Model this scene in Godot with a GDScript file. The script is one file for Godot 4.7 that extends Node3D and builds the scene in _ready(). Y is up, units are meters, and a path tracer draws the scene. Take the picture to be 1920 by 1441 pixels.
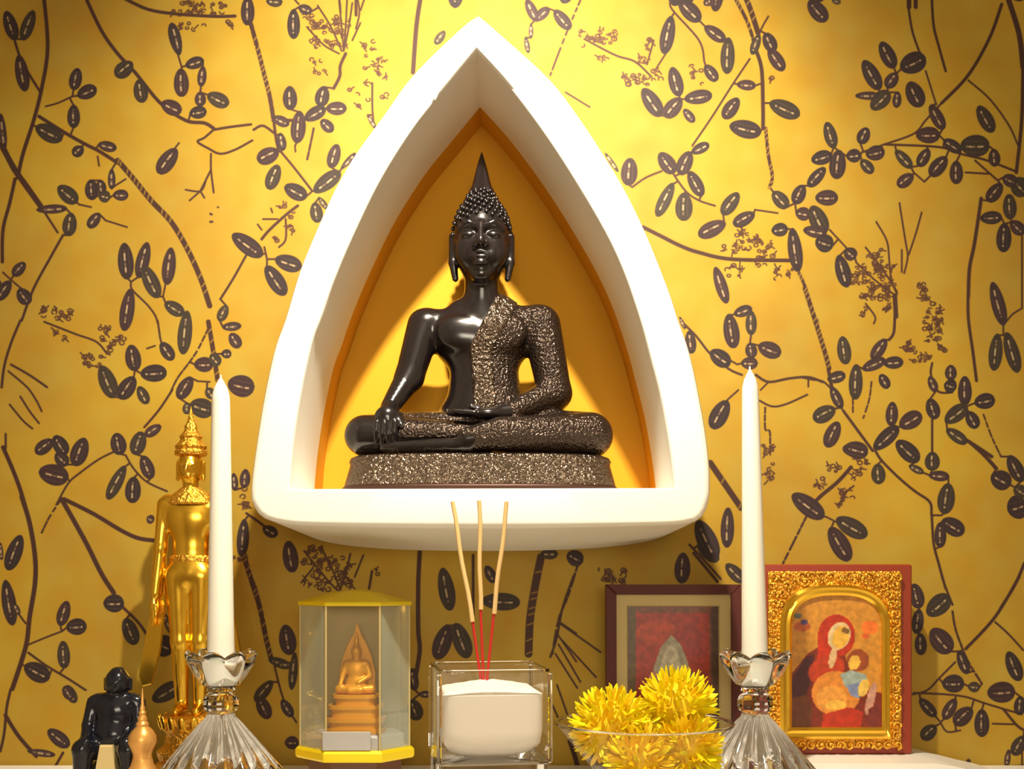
extends Node3D
# An altar shelf under a white arched wall niche, seen from about 1.2 m.
# Back wall in the plane z = 0, camera looking along -z, floor at y = 0.

const EYE := 1.4          # height of the lens
const DIST := 1.2266      # lens to back wall
const FOCAL := 2000.0     # focal length in pixels of the 1920-wide frame
const HORIZON := 1085.0   # image row of eye level
const NICHE_Z := 0.18     # how far the niche stands out from the wall
const SHELF_Y := EYE - 0.2134

var used_names := {}
var M := {}
var rng := RandomNumberGenerator.new()

# ---------------------------------------------------------------- small helpers
func at(px: float, py: float, z: float) -> Vector3:
	var s := (DIST - z) / FOCAL
	return Vector3((px - 960.0) * s, EYE + (HORIZON - py) * s, z)

func unit(z: float) -> float:      # metres for one picture unit at depth z
	return (DIST - z) / FOCAL

func numbered(called: String) -> String:
	var n: int = used_names.get(called, -1) + 1
	used_names[called] = n
	return called if n == 0 else "%s_%03d" % [called, n]

func thing(called: String, label: String, category: String, where := Vector3.ZERO, group := "") -> Node3D:
	var o := Node3D.new()
	o.name = numbered(called)
	add_child(o)
	o.position = where
	o.set_meta("label", label)
	o.set_meta("category", category)
	if group != "":
		o.set_meta("group", group)
	return o

func part(called: String, mesh: Mesh, material: Material, parent: Node3D, where := Vector3.ZERO, turn := Vector3.ZERO) -> MeshInstance3D:
	var o := MeshInstance3D.new()
	o.name = called
	o.mesh = mesh
	o.material_override = material
	o.position = where
	o.rotation = turn
	parent.add_child(o, true)
	return o

func structure(called: String, mesh: Mesh, material: Material, where := Vector3.ZERO) -> MeshInstance3D:
	var o := part(called, mesh, material, self, where)
	o.set_meta("kind", "structure")
	return o

func srgb(r: int, g: int, b: int, a := 1.0) -> Color:
	return Color(r / 255.0, g / 255.0, b / 255.0, a)

func mat(called: String, c: Color, rough := 0.6, metal := 0.0) -> StandardMaterial3D:
	var m := StandardMaterial3D.new()
	m.resource_name = called
	m.albedo_color = c
	m.roughness = rough
	m.metallic = metal
	M[called] = m
	return m

# ---------------------------------------------------------------- mesh building
class Soup:
	# triangles gathered counter-clockwise seen from outside; build() turns them for Godot and computes normals with creases
	var v := PackedVector3Array()
	func tri(a: Vector3, b: Vector3, c: Vector3) -> void:
		v.append(a); v.append(b); v.append(c)
	func quad(a: Vector3, b: Vector3, c: Vector3, d: Vector3) -> void:
		tri(a, b, c); tri(a, c, d)
	func loft(rings: Array, closed := true, cap_start := true, cap_end := true) -> void:
		for r in rings.size() - 1:
			var p: PackedVector3Array = rings[r]
			var q: PackedVector3Array = rings[r + 1]
			var n := p.size()
			for i in (n if closed else n - 1):
				var j := (i + 1) % n
				quad(p[i], p[j], q[j], q[i])
		if cap_start:
			fan(rings[0], true)
		if cap_end:
			fan(rings[rings.size() - 1], false)
	func fan(p: PackedVector3Array, back: bool) -> void:
		var c := Vector3.ZERO
		for x in p:
			c += x
		c /= p.size()
		for i in p.size():
			var j := (i + 1) % p.size()
			if back:
				tri(c, p[j], p[i])
			else:
				tri(c, p[i], p[j])
	func add_box(c: Vector3, s: Vector3, b := 0.0) -> void:
		# a box with chamfered edges, c the centre, s the full size, b the chamfer
		var h := s / 2.0
		var rings := []
		for k in [[-h.y, b], [-h.y + b, 0.0], [h.y - b, 0.0], [h.y, b]]:
			var x: float = h.x - k[1]
			var z: float = h.z - k[1]
			var q: float = b
			var y: float = k[0]
			rings.append(PackedVector3Array([c + Vector3(x - q, y, z), c + Vector3(x, y, z - q), c + Vector3(x, y, -z + q), c + Vector3(x - q, y, -z),
				c + Vector3(-x + q, y, -z), c + Vector3(-x, y, -z + q), c + Vector3(-x, y, z - q), c + Vector3(-x + q, y, z)]))
		loft(rings)
	func add_lathe(profile: Array, n := 32, c := Vector3.ZERO, flute := 0.0, flutes := 0) -> void:
		# profile: Vector2(radius, height) from bottom to top, outside first
		var rings := []
		for p in profile:
			var ring := PackedVector3Array()
			for i in n:
				var a := TAU * i / n
				var r: float = p.x * (1.0 + flute * cos(a * flutes))
				ring.append(c + Vector3(cos(a) * r, p.y, -sin(a) * r))
			rings.append(ring)
		loft(rings)
	func add_tube(path: Array, r: float, n := 8, r_end := -1.0) -> void:
		var rings := []
		var e := r if r_end < 0.0 else r_end
		for k in path.size():
			var d: Vector3 = (path[mini(k + 1, path.size() - 1)] - path[maxi(k - 1, 0)]).normalized()
			var side := d.cross(Vector3(0.13, 0.2, 1.0)).normalized()
			var up := side.cross(d).normalized()
			var ring := PackedVector3Array()
			var rad := lerpf(r, e, float(k) / maxf(1.0, path.size() - 1.0))
			for i in n:
				var a := TAU * i / n
				ring.append(path[k] + (side * cos(a) - up * sin(a)) * rad)
			rings.append(ring)
		loft(rings)
	func add_ball(c: Vector3, r: Vector3, n := 10, m := 6) -> void:
		var rings := []
		for j in range(0, m + 1):
			var t := -PI / 2 + PI * j / m
			var ring := PackedVector3Array()
			var k := maxf(cos(t), 0.02)
			for i in n:
				var a := TAU * i / n
				ring.append(c + Vector3(cos(a) * k * r.x, sin(t) * r.y, -sin(a) * k * r.z))
			rings.append(ring)
		loft(rings)
	func add_prism(outline: Array, depth: float, c := Vector3.ZERO, bevel := 0.0) -> void:
		# outline in the xy plane, extruded from c.z to c.z + depth
		var o := PackedVector2Array(outline)
		if Geometry2D.is_polygon_clockwise(o):
			o.reverse()
		var small := o
		if bevel > 0.0:
			var mid := Vector2.ZERO
			for q in o:
				mid += q
			mid /= o.size()
			small = PackedVector2Array()
			for q in o:
				small.append(q - (q - mid).normalized() * bevel)
		var z0 := PackedVector3Array()
		var z1 := PackedVector3Array()
		var z2 := PackedVector3Array()
		for i in o.size():
			z0.append(c + Vector3(o[i].x, o[i].y, 0))
			z1.append(c + Vector3(o[i].x, o[i].y, depth - bevel))
			z2.append(c + Vector3(small[i].x, small[i].y, depth))
		loft([z0, z1, z2] if bevel > 0.0 else [z0, z1], true, false, false)
		var ix := Geometry2D.triangulate_polygon(o)
		var front := z2 if bevel > 0.0 else z1
		for k in range(0, ix.size(), 3):
			var a := ix[k]
			var b := ix[k + 1]
			var d := ix[k + 2]
			if (o[b] - o[a]).cross(o[d] - o[a]) < 0:
				var sw := b
				b = d
				d = sw
			tri(front[a], front[b], front[d])
			tri(z0[a], z0[d], z0[b])
	func build(crease := 42.0, uv := Rect2()) -> ArrayMesh:
		# uv: the rectangle of the local xy plane that the texture covers, if there is one
		var n := v.size() / 3
		var fn := PackedVector3Array()
		fn.resize(n)
		var near := {}
		for i in n:
			fn[i] = (v[i * 3 + 1] - v[i * 3]).cross(v[i * 3 + 2] - v[i * 3])
			for k in 3:
				var key := Vector3i((v[i * 3 + k] * 50000.0).round())
				if near.has(key):
					near[key].append(i)
				else:
					near[key] = PackedInt32Array([i])
		var lim := cos(deg_to_rad(crease))
		var unit_n := PackedVector3Array()
		unit_n.resize(n)
		for i in n:
			unit_n[i] = fn[i].normalized()
		var pos := PackedVector3Array()
		var nor := PackedVector3Array()
		var tex := PackedVector2Array()
		for i in n:
			if fn[i].length_squared() < 1e-22:
				continue
			for k in [0, 2, 1]:
				var p := v[i * 3 + k]
				var s := Vector3.ZERO
				for j in near[Vector3i((p * 50000.0).round())]:
					if unit_n[j].dot(unit_n[i]) > lim:
						s += fn[j]
				pos.append(p)
				nor.append(s.normalized() if s.length_squared() > 1e-24 else unit_n[i])
				if uv.has_area():
					tex.append(Vector2((p.x - uv.position.x) / uv.size.x, (uv.end.y - p.y) / uv.size.y))
		var arrays := []
		arrays.resize(Mesh.ARRAY_MAX)
		arrays[Mesh.ARRAY_VERTEX] = pos
		arrays[Mesh.ARRAY_NORMAL] = nor
		if uv.has_area():
			arrays[Mesh.ARRAY_TEX_UV] = tex
		var m := ArrayMesh.new()
		m.add_surface_from_arrays(Mesh.PRIMITIVE_TRIANGLES, arrays)
		return m

class Field:
	# a distance field on a grid; shapes are joined with a smooth minimum and meshed as surface nets
	var o: Vector3
	var nx: int
	var ny: int
	var nz: int
	var c: float
	var f := PackedFloat32Array()
	func _init(lo: Vector3, hi: Vector3, cell: float) -> void:
		o = lo
		c = cell
		nx = int(ceil((hi.x - lo.x) / c)) + 1
		ny = int(ceil((hi.y - lo.y) / c)) + 1
		nz = int(ceil((hi.z - lo.z) / c)) + 1
		f.resize(nx * ny * nz)
		f.fill(1000.0)
	func span(lo: Vector3, hi: Vector3) -> Array:
		return [clampi(int((lo.x - o.x) / c), 0, nx - 1), clampi(int((hi.x - o.x) / c) + 1, 0, nx - 1),
			clampi(int((lo.y - o.y) / c), 0, ny - 1), clampi(int((hi.y - o.y) / c) + 1, 0, ny - 1),
			clampi(int((lo.z - o.z) / c), 0, nz - 1), clampi(int((hi.z - o.z) / c) + 1, 0, nz - 1)]
	func cap(a: Vector3, ra: float, b: Vector3, rb: float, k := 8.0) -> void:
		var g := Vector3.ONE * (maxf(ra, rb) + k + 2.5 * c)
		var s := span(a.min(b) - g, a.max(b) + g)
		var ab := b - a
		var inv := 1.0 / maxf(ab.length_squared(), 1e-6)
		for z in range(s[4], s[5] + 1):
			for y in range(s[2], s[3] + 1):
				var row := (z * ny + y) * nx
				for x in range(s[0], s[1] + 1):
					var pa := o + Vector3(x, y, z) * c - a
					var t := clampf(pa.dot(ab) * inv, 0.0, 1.0)
					var d := (pa - ab * t).length() - lerpf(ra, rb, t)
					var e := f[row + x]
					var h := maxf(k - absf(d - e), 0.0)
					f[row + x] = minf(d, e) - h * h / (4.0 * k)
	func ell(m: Vector3, r: Vector3, k := 8.0, cut := false) -> void:
		var g := r + Vector3.ONE * (k + 2.5 * c)
		var s := span(m - g, m + g)
		var ir := Vector3(1.0 / r.x, 1.0 / r.y, 1.0 / r.z)
		for z in range(s[4], s[5] + 1):
			for y in range(s[2], s[3] + 1):
				var row := (z * ny + y) * nx
				for x in range(s[0], s[1] + 1):
					var p := (o + Vector3(x, y, z) * c - m) * ir
					var k0 := p.length()
					var k1 := (p * ir).length()
					var d := k0 * (k0 - 1.0) / maxf(k1, 1e-6) if k0 > 0.01 else -minf(r.x, minf(r.y, r.z))
					var e := f[row + x]
					if cut:
						d = -d
						var hc := maxf(k - absf(d - e), 0.0)
						f[row + x] = maxf(d, e) + hc * hc / (4.0 * k)
					else:
						var h := maxf(k - absf(d - e), 0.0)
						f[row + x] = minf(d, e) - h * h / (4.0 * k)
	func region(_p: Vector3) -> float:
		return -1.0
	func shell(grow: float) -> Field:
		# the same body, a little larger, kept only where region(point) is negative
		var r := Field.new(o, o + Vector3(nx - 1, ny - 1, nz - 1) * c, c)
		r.nx = nx; r.ny = ny; r.nz = nz
		r.f = f.duplicate()
		var i := 0
		for z in nz:
			for y in ny:
				for x in nx:
					var d := f[i] - grow
					if absf(d) < 12.0:
						d = maxf(d, region(o + Vector3(x, y, z) * c))
					elif d < 0.0:
						d = maxf(d, -4.0) if region(o + Vector3(x, y, z) * c) < 0.0 else 6.0
					r.f[i] = d
					i += 1
		return r
	func put(into: Array, scale: float, shift := Vector3.ZERO) -> void:
		# into: [positions, normals, indices]; adds this field's surface
		var ids := PackedInt32Array()
		ids.resize(nx * ny * nz)
		ids.fill(-1)
		var pos := PackedVector3Array()
		var sx := 1
		var sy := nx
		var sz := nx * ny
		var off := [0, sx, sy, sx + sy, sz, sx + sz, sy + sz, sx + sy + sz]
		var edges := [[0, 1], [2, 3], [4, 5], [6, 7], [0, 2], [1, 3], [4, 6], [5, 7], [0, 4], [1, 5], [2, 6], [3, 7]]
		var lim := c * 2.2
		for z in nz - 1:
			for y in ny - 1:
				var row := (z * ny + y) * nx
				for x in nx - 1:
					var b := row + x
					if absf(f[b]) > lim:
						continue
					var inside := 0
					for q in 8:
						if f[b + off[q]] < 0.0:
							inside += 1
					if inside == 0 or inside == 8:
						continue
					var sum := Vector3.ZERO
					var cnt := 0
					for e in edges:
						var fa: float = f[b + off[e[0]]]
						var fb: float = f[b + off[e[1]]]
						if (fa < 0.0) == (fb < 0.0):
							continue
						var t := fa / (fa - fb)
						var pa := Vector3(e[0] & 1, (e[0] >> 1) & 1, (e[0] >> 2) & 1)
						var pb := Vector3(e[1] & 1, (e[1] >> 1) & 1, (e[1] >> 2) & 1)
						sum += pa.lerp(pb, t)
						cnt += 1
					ids[b] = pos.size()
					pos.append(o + (Vector3(x, y, z) + sum / cnt) * c)
		var tri := PackedInt32Array()
		for z in range(1, nz - 1):
			for y in range(1, ny - 1):
				var row := (z * ny + y) * nx
				for x in range(1, nx - 1):
					var b := row + x
					if absf(f[b]) > lim:
						continue
					var neg := f[b] < 0.0
					for ax in 3:
						var st: int = [sx, sy, sz][ax]
						if neg == (f[b + st] < 0.0):
							continue
						var u: int = [sy, sz, sx][ax]
						var w: int = [sz, sx, sy][ax]
						var i0 := ids[b]
						var i1 := ids[b - u]
						var i2 := ids[b - u - w]
						var i3 := ids[b - w]
						if i0 < 0 or i1 < 0 or i2 < 0 or i3 < 0:
							continue
						if neg:
							tri.append_array([i0, i1, i2, i0, i2, i3])
						else:
							tri.append_array([i0, i2, i1, i0, i3, i2])
		var nor := PackedVector3Array()
		nor.resize(pos.size())
		for k in range(0, tri.size(), 3):
			var fnv := (pos[tri[k + 1]] - pos[tri[k]]).cross(pos[tri[k + 2]] - pos[tri[k]])
			for q in 3:
				nor[tri[k + q]] += fnv
		var base: int = into[0].size()
		var P: PackedVector3Array = into[0]
		var N: PackedVector3Array = into[1]
		var I: PackedInt32Array = into[2]
		for k in pos.size():
			P.append((pos[k] + shift) * scale)
			N.append(nor[k].normalized())
		for k in range(0, tri.size(), 3):
			I.append_array([base + tri[k], base + tri[k + 2], base + tri[k + 1]])
		into[0] = P
		into[1] = N
		into[2] = I

func net_mesh(into: Array) -> ArrayMesh:
	var arrays := []
	arrays.resize(Mesh.ARRAY_MAX)
	arrays[Mesh.ARRAY_VERTEX] = into[0]
	arrays[Mesh.ARRAY_NORMAL] = into[1]
	arrays[Mesh.ARRAY_INDEX] = into[2]
	var m := ArrayMesh.new()
	m.add_surface_from_arrays(Mesh.PRIMITIVE_TRIANGLES, arrays)
	return m

func blank_net() -> Array:
	return [PackedVector3Array(), PackedVector3Array(), PackedInt32Array()]

func box_mesh(s: Vector3, b := 0.0, c := Vector3.ZERO) -> ArrayMesh:
	var m := Soup.new()
	m.add_box(c, s, b)
	return m.build(20.0)

func lathe_mesh(profile: Array, n := 32, crease := 40.0, flute := 0.0, flutes := 0) -> ArrayMesh:
	var m := Soup.new()
	m.add_lathe(profile, n, Vector3.ZERO, flute, flutes)
	return m.build(crease)

# ---------------------------------------------------------------- the scene
func _ready() -> void:
	rng.seed = 77
	# camera
	var cam := Camera3D.new()
	cam.name = "camera"
	add_child(cam)
	cam.position = Vector3(0, EYE, DIST)
	cam.projection = Camera3D.PROJECTION_FRUSTUM
	cam.near = 0.05
	cam.far = 20.0
	cam.size = 1441.0 / FOCAL * cam.near
	cam.frustum_offset = Vector2(0, (HORIZON - 720.5) / FOCAL * cam.near)
	cam.current = true
	# air: a closed room, no sky in view
	var we := WorldEnvironment.new()
	we.name = "environment"
	var env := Environment.new()
	env.background_mode = Environment.BG_COLOR
	env.background_color = Color(0, 0, 0)
	env.tonemap_mode = Environment.TONE_MAPPER_LINEAR
	env.tonemap_exposure = EXPOSURE
	env.sdfgi_enabled = true
	env.ssao_enabled = true
	env.ssil_enabled = true
	we.environment = env
	add_child(we)
	make_materials()
	make_lamps()
	make_room()
	make_niche()
	make_seated_statue()
	make_gold_standing_statue()
	make_candles()
	make_icon()
	make_framed_print()
	make_display_case()
	make_incense()
	make_flower_bowl()
	make_dark_figurine()
	make_gold_spire()

const EXPOSURE := 1.0
const SPOT_ENERGY := 2.0
const FILL_ENERGY := 2.15
const WARM := Color(1.0, 0.95, 0.85)

func make_lamps() -> void:
	# ceiling spotlight above the niche, tilted towards the wall
	var head := Vector3(0.0, 2.25, 0.60)
	var aim := Vector3(-0.02, 1.69, 0.0)
	var dir := (aim - head).normalized()
	var l := thing("ceiling_spotlight", "small white ceiling spotlight aimed down at the arched niche", "lamp", head)
	var turn := Basis(Quaternion(Vector3(0, -1, 0), dir)).get_euler()
	part("housing", lathe_mesh([Vector2(0.012, 0.09), Vector2(0.036, 0.085), Vector2(0.04, 0.07), Vector2(0.043, -0.02), Vector2(0.040, -0.02), Vector2(0.037, 0.0), Vector2(0.001, 0.004)], 28), M.white_metal, l, Vector3.ZERO, turn)
	part("stem", lathe_mesh([Vector2(0.009, 0.06), Vector2(0.009, 0.25)], 12), M.white_metal, l)
	part("bulb", lathe_mesh([Vector2(0.001, -0.012), Vector2(0.02, -0.011), Vector2(0.03, -0.006), Vector2(0.03, -0.002)], 24), M.bulb_glow, l, Vector3.ZERO, turn)
	var s := SpotLight3D.new()
	s.name = "spot_beam"
	l.add_child(s)
	s.position = dir * 0.03
	s.look_at_from_position(head + dir * 0.03, aim, Vector3(0, 0, -1))
	s.light_color = WARM
	s.light_energy = SPOT_ENERGY
	s.light_size = 0.014
	s.spot_angle = 48.0
	s.spot_angle_attenuation = 1.0
	s.spot_range = 8.0
	s.shadow_enabled = true
	# added frontal fill: an invented glowing panel on the unseen wall behind the camera
	var p := thing("added_fill_panel", "wide added fill light panel on the wall opposite the altar", "lamp", Vector3(0.15, 1.75, 3.1))
	part("frame", box_mesh(Vector3(1.06, 0.56, 0.03), 0.004, Vector3(0, 0, -0.016)), M.white_metal, p)
	part("diffuser", box_mesh(Vector3(1.0, 0.5, 0.006), 0.001, Vector3(0, 0, -0.035)), M.fill_panel_glow, p)
	var a := AreaLight3D.new()
	a.name = "added_fill_glow"
	p.add_child(a)
	a.position = Vector3(0, 0, -0.045)
	a.area_size = Vector2(1.0, 0.5)
	a.light_color = WARM
	a.light_energy = FILL_ENERGY
	a.area_range = 8.0
	a.shadow_enabled = true

func noise_image(kind: int, freq: float, size: int, s: int, oct := 3) -> Image:
	var n := FastNoiseLite.new()
	n.noise_type = kind
	n.seed = s
	n.frequency = freq
	n.fractal_octaves = oct
	return n.get_seamless_image(size, size)

func make_materials() -> void:
	mat("white_metal", srgb(225, 222, 215), 0.4)
	var e := mat("bulb_glow", srgb(255, 244, 225), 0.4)
	e.emission_enabled = true
	e.emission = WARM
	e.emission_energy_multiplier = 3.0
	e = mat("fill_panel_glow", srgb(255, 244, 225), 0.5)
	e.emission_enabled = true
	e.emission = WARM
	e.emission_energy_multiplier = 1.0
	mat("plaster", srgb(236, 228, 208), 0.9)
	mat("ceiling_paint", srgb(238, 232, 216), 0.9)
	mat("floor_wood", srgb(150, 105, 62), 0.5)
	mat("shelf_white", srgb(238, 234, 226), 0.45)
	mat("niche_white", srgb(240, 237, 228), 0.7)
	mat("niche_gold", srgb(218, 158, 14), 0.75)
	# dark bronze, smooth and ornamented
	var grain := ImageTexture.create_from_image(noise_image(FastNoiseLite.TYPE_CELLULAR, 0.045, 512, 5, 2))
	var soft := ImageTexture.create_from_image(noise_image(FastNoiseLite.TYPE_SIMPLEX_SMOOTH, 0.02, 512, 8, 4))
	var b := mat("bronze", srgb(30, 24, 26), 0.2, 0.35)
	b.metallic_specular = 0.6
	b.clearcoat_enabled = true
	b.clearcoat = 0.5
	b.clearcoat_roughness = 0.18
	b = mat("bronze_ornament", srgb(78, 66, 59), 0.2, 0.85)
	b.uv1_triplanar = true
	b.uv1_scale = Vector3.ONE * 15.0
	b.heightmap_enabled = true
	b.heightmap_texture = grain
	b.heightmap_scale = 0.22
	b = mat("bronze_relief", srgb(112, 97, 84), 0.2, 0.9)
	b.uv1_triplanar = true
	b.uv1_scale = Vector3.ONE * 11.0
	b.heightmap_enabled = true
	b.heightmap_texture = grain
	b.heightmap_scale = 0.34
	mat("bronze_rim", srgb(66, 40, 30), 0.4, 0.5)
	mat("gold", srgb(255, 206, 72), 0.24, 1.0)
	var g := mat("gold_rough", srgb(236, 178, 66), 0.32, 0.9)
	g.uv1_triplanar = true
	g.uv1_scale = Vector3.ONE * 20.0
	g.heightmap_enabled = true
	g.heightmap_texture = soft
	g.heightmap_scale = 0.25
	mat("gold_peach", srgb(236, 176, 96), 0.35, 0.55)
	mat("gold_amber", srgb(206, 142, 10), 0.4, 0.35)
	mat("gold_yellow", srgb(236, 208, 26), 0.35, 0.35)
	mat("brown_wood", srgb(96, 58, 34), 0.5)
	mat("black_glaze", srgb(24, 26, 36), 0.18, 0.1)
	mat("cream_cloth", srgb(214, 190, 132), 0.8)
	var w := mat("wax", srgb(244, 241, 230), 0.45)
	w.subsurf_scatter_enabled = true
	w.subsurf_scatter_strength = 0.25
	mat("wick", srgb(225, 220, 205), 0.9)
	var gl := mat("crystal", Color(1, 1, 1, 0.0), 0.02)
	gl.transparency = BaseMaterial3D.TRANSPARENCY_ALPHA
	gl.refraction_enabled = true
	gl.refraction_scale = 0.055
	gl = mat("glass", Color(1, 1, 1, 0.0), 0.01)
	gl.transparency = BaseMaterial3D.TRANSPARENCY_ALPHA
	gl.refraction_enabled = true
	gl.refraction_scale = 0.05
	gl = mat("thin_glass", Color(0.95, 0.97, 0.96, 0.015), 0.02)
	gl.metallic_specular = 0.42
	gl.transparency = BaseMaterial3D.TRANSPARENCY_ALPHA
	gl = mat("bowl_glass", Color(0.95, 0.97, 0.96, 0.0), 0.02)
	gl.metallic_specular = 0.25
	gl.transparency = BaseMaterial3D.TRANSPARENCY_ALPHA
	gl = mat("pane_clear", Color(0.86, 0.93, 0.90, 0.02), 0.03)
	gl.metallic_specular = 0.35
	gl.transparency = BaseMaterial3D.TRANSPARENCY_ALPHA
	gl = mat("pane", Color(0.80, 0.86, 0.80, 0.16), 0.03)
	gl.transparency = BaseMaterial3D.TRANSPARENCY_ALPHA
	mat("ash", srgb(242, 232, 220), 0.95)
	mat("incense_tan", srgb(226, 190, 128), 0.9)
	mat("incense_red", srgb(196, 34, 26), 0.7)
	mat("petal_yellow", srgb(255, 242, 0), 0.65)
	mat("petal_amber", srgb(255, 216, 0), 0.65)
	for k in ["petal_yellow", "petal_amber"]:
		M[k].backlight_enabled = true
		M[k].backlight = Color(0.7, 0.62, 0.05)
	mat("calyx", srgb(104, 122, 30), 0.8)
	mat("dark_red_wood", srgb(78, 22, 16), 0.65)
	mat("red_wood", srgb(142, 50, 26), 0.4)
	mat("mat_board", srgb(186, 166, 112), 0.6, 0.2)
	mat("grey_plate", srgb(176, 172, 170), 0.35, 0.3)
	mat("tan_panel", srgb(168, 142, 78), 0.6)

func make_room() -> void:
	var wp := mat("wallpaper", Color(1, 1, 1), 0.7)
	wp.albedo_texture = ImageTexture.create_from_image(wallpaper_image())
	wp.resource_name = "wallpaper"
	var u0 := at(-320, -600, 0)
	var u1 := at(2240, 1960, 0)
	var m := Soup.new()
	m.add_box(Vector3(0, 1.25, -0.05), Vector3(3.4, 2.7, 0.1))
	var wall := m.build(20.0, Rect2(u0.x, u1.y, u1.x - u0.x, u0.y - u1.y))
	structure("wall_back", wall, wp)
	structure("wall_left", box_mesh(Vector3(0.1, 2.7, 3.2), 0.0, Vector3(-1.65, 1.25, 1.55)), M.plaster)
	structure("wall_right", box_mesh(Vector3(0.1, 2.7, 3.2), 0.0, Vector3(1.65, 1.25, 1.55)), M.plaster)
	structure("wall_front", box_mesh(Vector3(3.4, 2.7, 0.1), 0.0, Vector3(0, 1.25, 3.15)), M.plaster)
	structure("floor", box_mesh(Vector3(3.4, 0.1, 3.4), 0.0, Vector3(0, -0.05, 1.55)), M.floor_wood)
	structure("ceiling", box_mesh(Vector3(3.4, 0.1, 3.4), 0.0, Vector3(0, 2.55, 1.55)), M.ceiling_paint)
	var s := thing("altar_shelf", "white painted altar shelf carrying the candles, flowers and framed pictures", "shelf", Vector3(0, SHELF_Y, 0))
	part("board", box_mesh(Vector3(1.7, 0.035, 0.46), 0.004, Vector3(0, -0.0175, 0.2305)), M.shelf_white, s)
	for x in [-0.6, 0.6]:
		part("bracket", box_mesh(Vector3(0.03, 0.2, 0.24), 0.003, Vector3(x, -0.1355, 0.121)), M.shelf_white, s)

func make_niche() -> void:
	var outer := [[897, 25], [925, 48], [1027, 140], [1085, 214], [1132, 285], [1175, 357], [1215, 440], [1255, 540], [1272, 592], [1298, 671], [1322, 791], [1332, 870], [1333, 925], [1324, 958], [1297, 979],
		[1200, 986], [900, 991], [600, 986], [515, 978], [482, 962], [468, 935], [470, 890], [489, 762], [511, 657], [532, 597], [560, 505], [595, 420], [627, 350], [665, 285], [718, 212], [775, 135], [865, 48]]
	var inner := [[893, 95], [960, 170], [1040, 280], [1120, 410], [1165, 500], [1200, 599], [1222, 680], [1239, 748], [1255, 840], [1264, 914],
		[904, 915], [544, 916], [551, 830], [566, 732], [586, 640], [602, 597], [625, 530], [660, 447], [712, 340], [775, 240], [836, 164]]
	var base := at(900, 1000, 0.0)
	var n := 60
	# three runs: right side, floor, left side, so that the corners of both outlines meet
	var oo := run_points(outer, [0, 12, 20, 32], n)
	var ii := run_points(inner, [0, 9, 11, 21], n)
	var rings := []
	var count := oo.size()
	var mid := at(900, 600, NICHE_Z) - base
	var f_in := PackedVector3Array()
	var f_in2 := PackedVector3Array()
	var f_out := PackedVector3Array()
	var f_out2 := PackedVector3Array()
	var side := PackedVector3Array()
	var wall := PackedVector3Array()
	var deep := PackedVector3Array()
	for k in count:
		var po: Vector3 = at(oo[k].x, oo[k].y, NICHE_Z) - base
		var pi: Vector3 = at(ii[k].x, ii[k].y, NICHE_Z) - base
		var w := (po - pi).normalized()
		f_in.append(pi + Vector3(0, 0, -0.004))
		f_in2.append(pi + w * 0.004)
		f_out2.append(po - w * 0.007)
		f_out.append(po - w * 0.002 + Vector3(0, 0, -0.002))
		side.append(po + Vector3(0, 0, -0.007))
		var pw := Vector3(po.x, po.y, 0.0005)
		if oo[k].y > 960:      # the underside sags a little towards the wall
			pw.y -= 0.017 * (1.0 - pow(absf(oo[k].x - 900.0) / 440.0, 4.0))
		wall.append(pw)
		deep.append(Vector3(pi.x, pi.y, 0.055))
	var m := Soup.new()
	m.loft([deep, f_in, f_in2, f_out2, f_out, side, wall], true, false, false)
	var t := thing("wall_niche", "white pointed arch niche on the wall holding the bronze statue", "niche", base)
	part("surround", m.build(50.0), M.niche_white, t)
	# gold painted back panel; the gold on the reveal sides is painted-in bounce light
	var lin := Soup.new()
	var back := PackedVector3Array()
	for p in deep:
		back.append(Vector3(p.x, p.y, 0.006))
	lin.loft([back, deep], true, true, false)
	part("gold_back_and_bounce", lin.build(35.0), M.niche_gold, t)

func run_points(pts: Array, marks: Array, n: int) -> PackedVector2Array:
	# resample the closed outline; each run between two marks gets n points along a smooth curve
	var out := PackedVector2Array()
	for r in marks.size() - 1:
		var seg := []
		for k in range(marks[r], marks[r + 1] + 1):
			var q: Array = pts[k % pts.size()]
			seg.append(Vector2(q[0], q[1]))
		var dense := smooth_line(seg, 12)
		var total := 0.0
		for k in dense.size() - 1:
			total += dense[k].distance_to(dense[k + 1])
		var step := total / n
		var walked := 0.0
		var j := 0
		for k in n:
			var want := step * k
			while j < dense.size() - 2 and walked + dense[j].distance_to(dense[j + 1]) < want:
				walked += dense[j].distance_to(dense[j + 1])
				j += 1
			out.append(dense[j].lerp(dense[j + 1], clampf((want - walked) / maxf(dense[j].distance_to(dense[j + 1]), 0.001), 0, 1)))
	return out

func smooth_line(p: Array, per: int) -> PackedVector2Array:
	var out := PackedVector2Array()
	for k in p.size() - 1:
		var a: Vector2 = p[maxi(k - 1, 0)]
		var b: Vector2 = p[k]
		var c: Vector2 = p[k + 1]
		var d: Vector2 = p[mini(k + 2, p.size() - 1)]
		for s in per:
			out.append(b.cubic_interpolate(c, a, d, float(s) / per))
	out.append(p[p.size() - 1])
	return out

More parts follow.
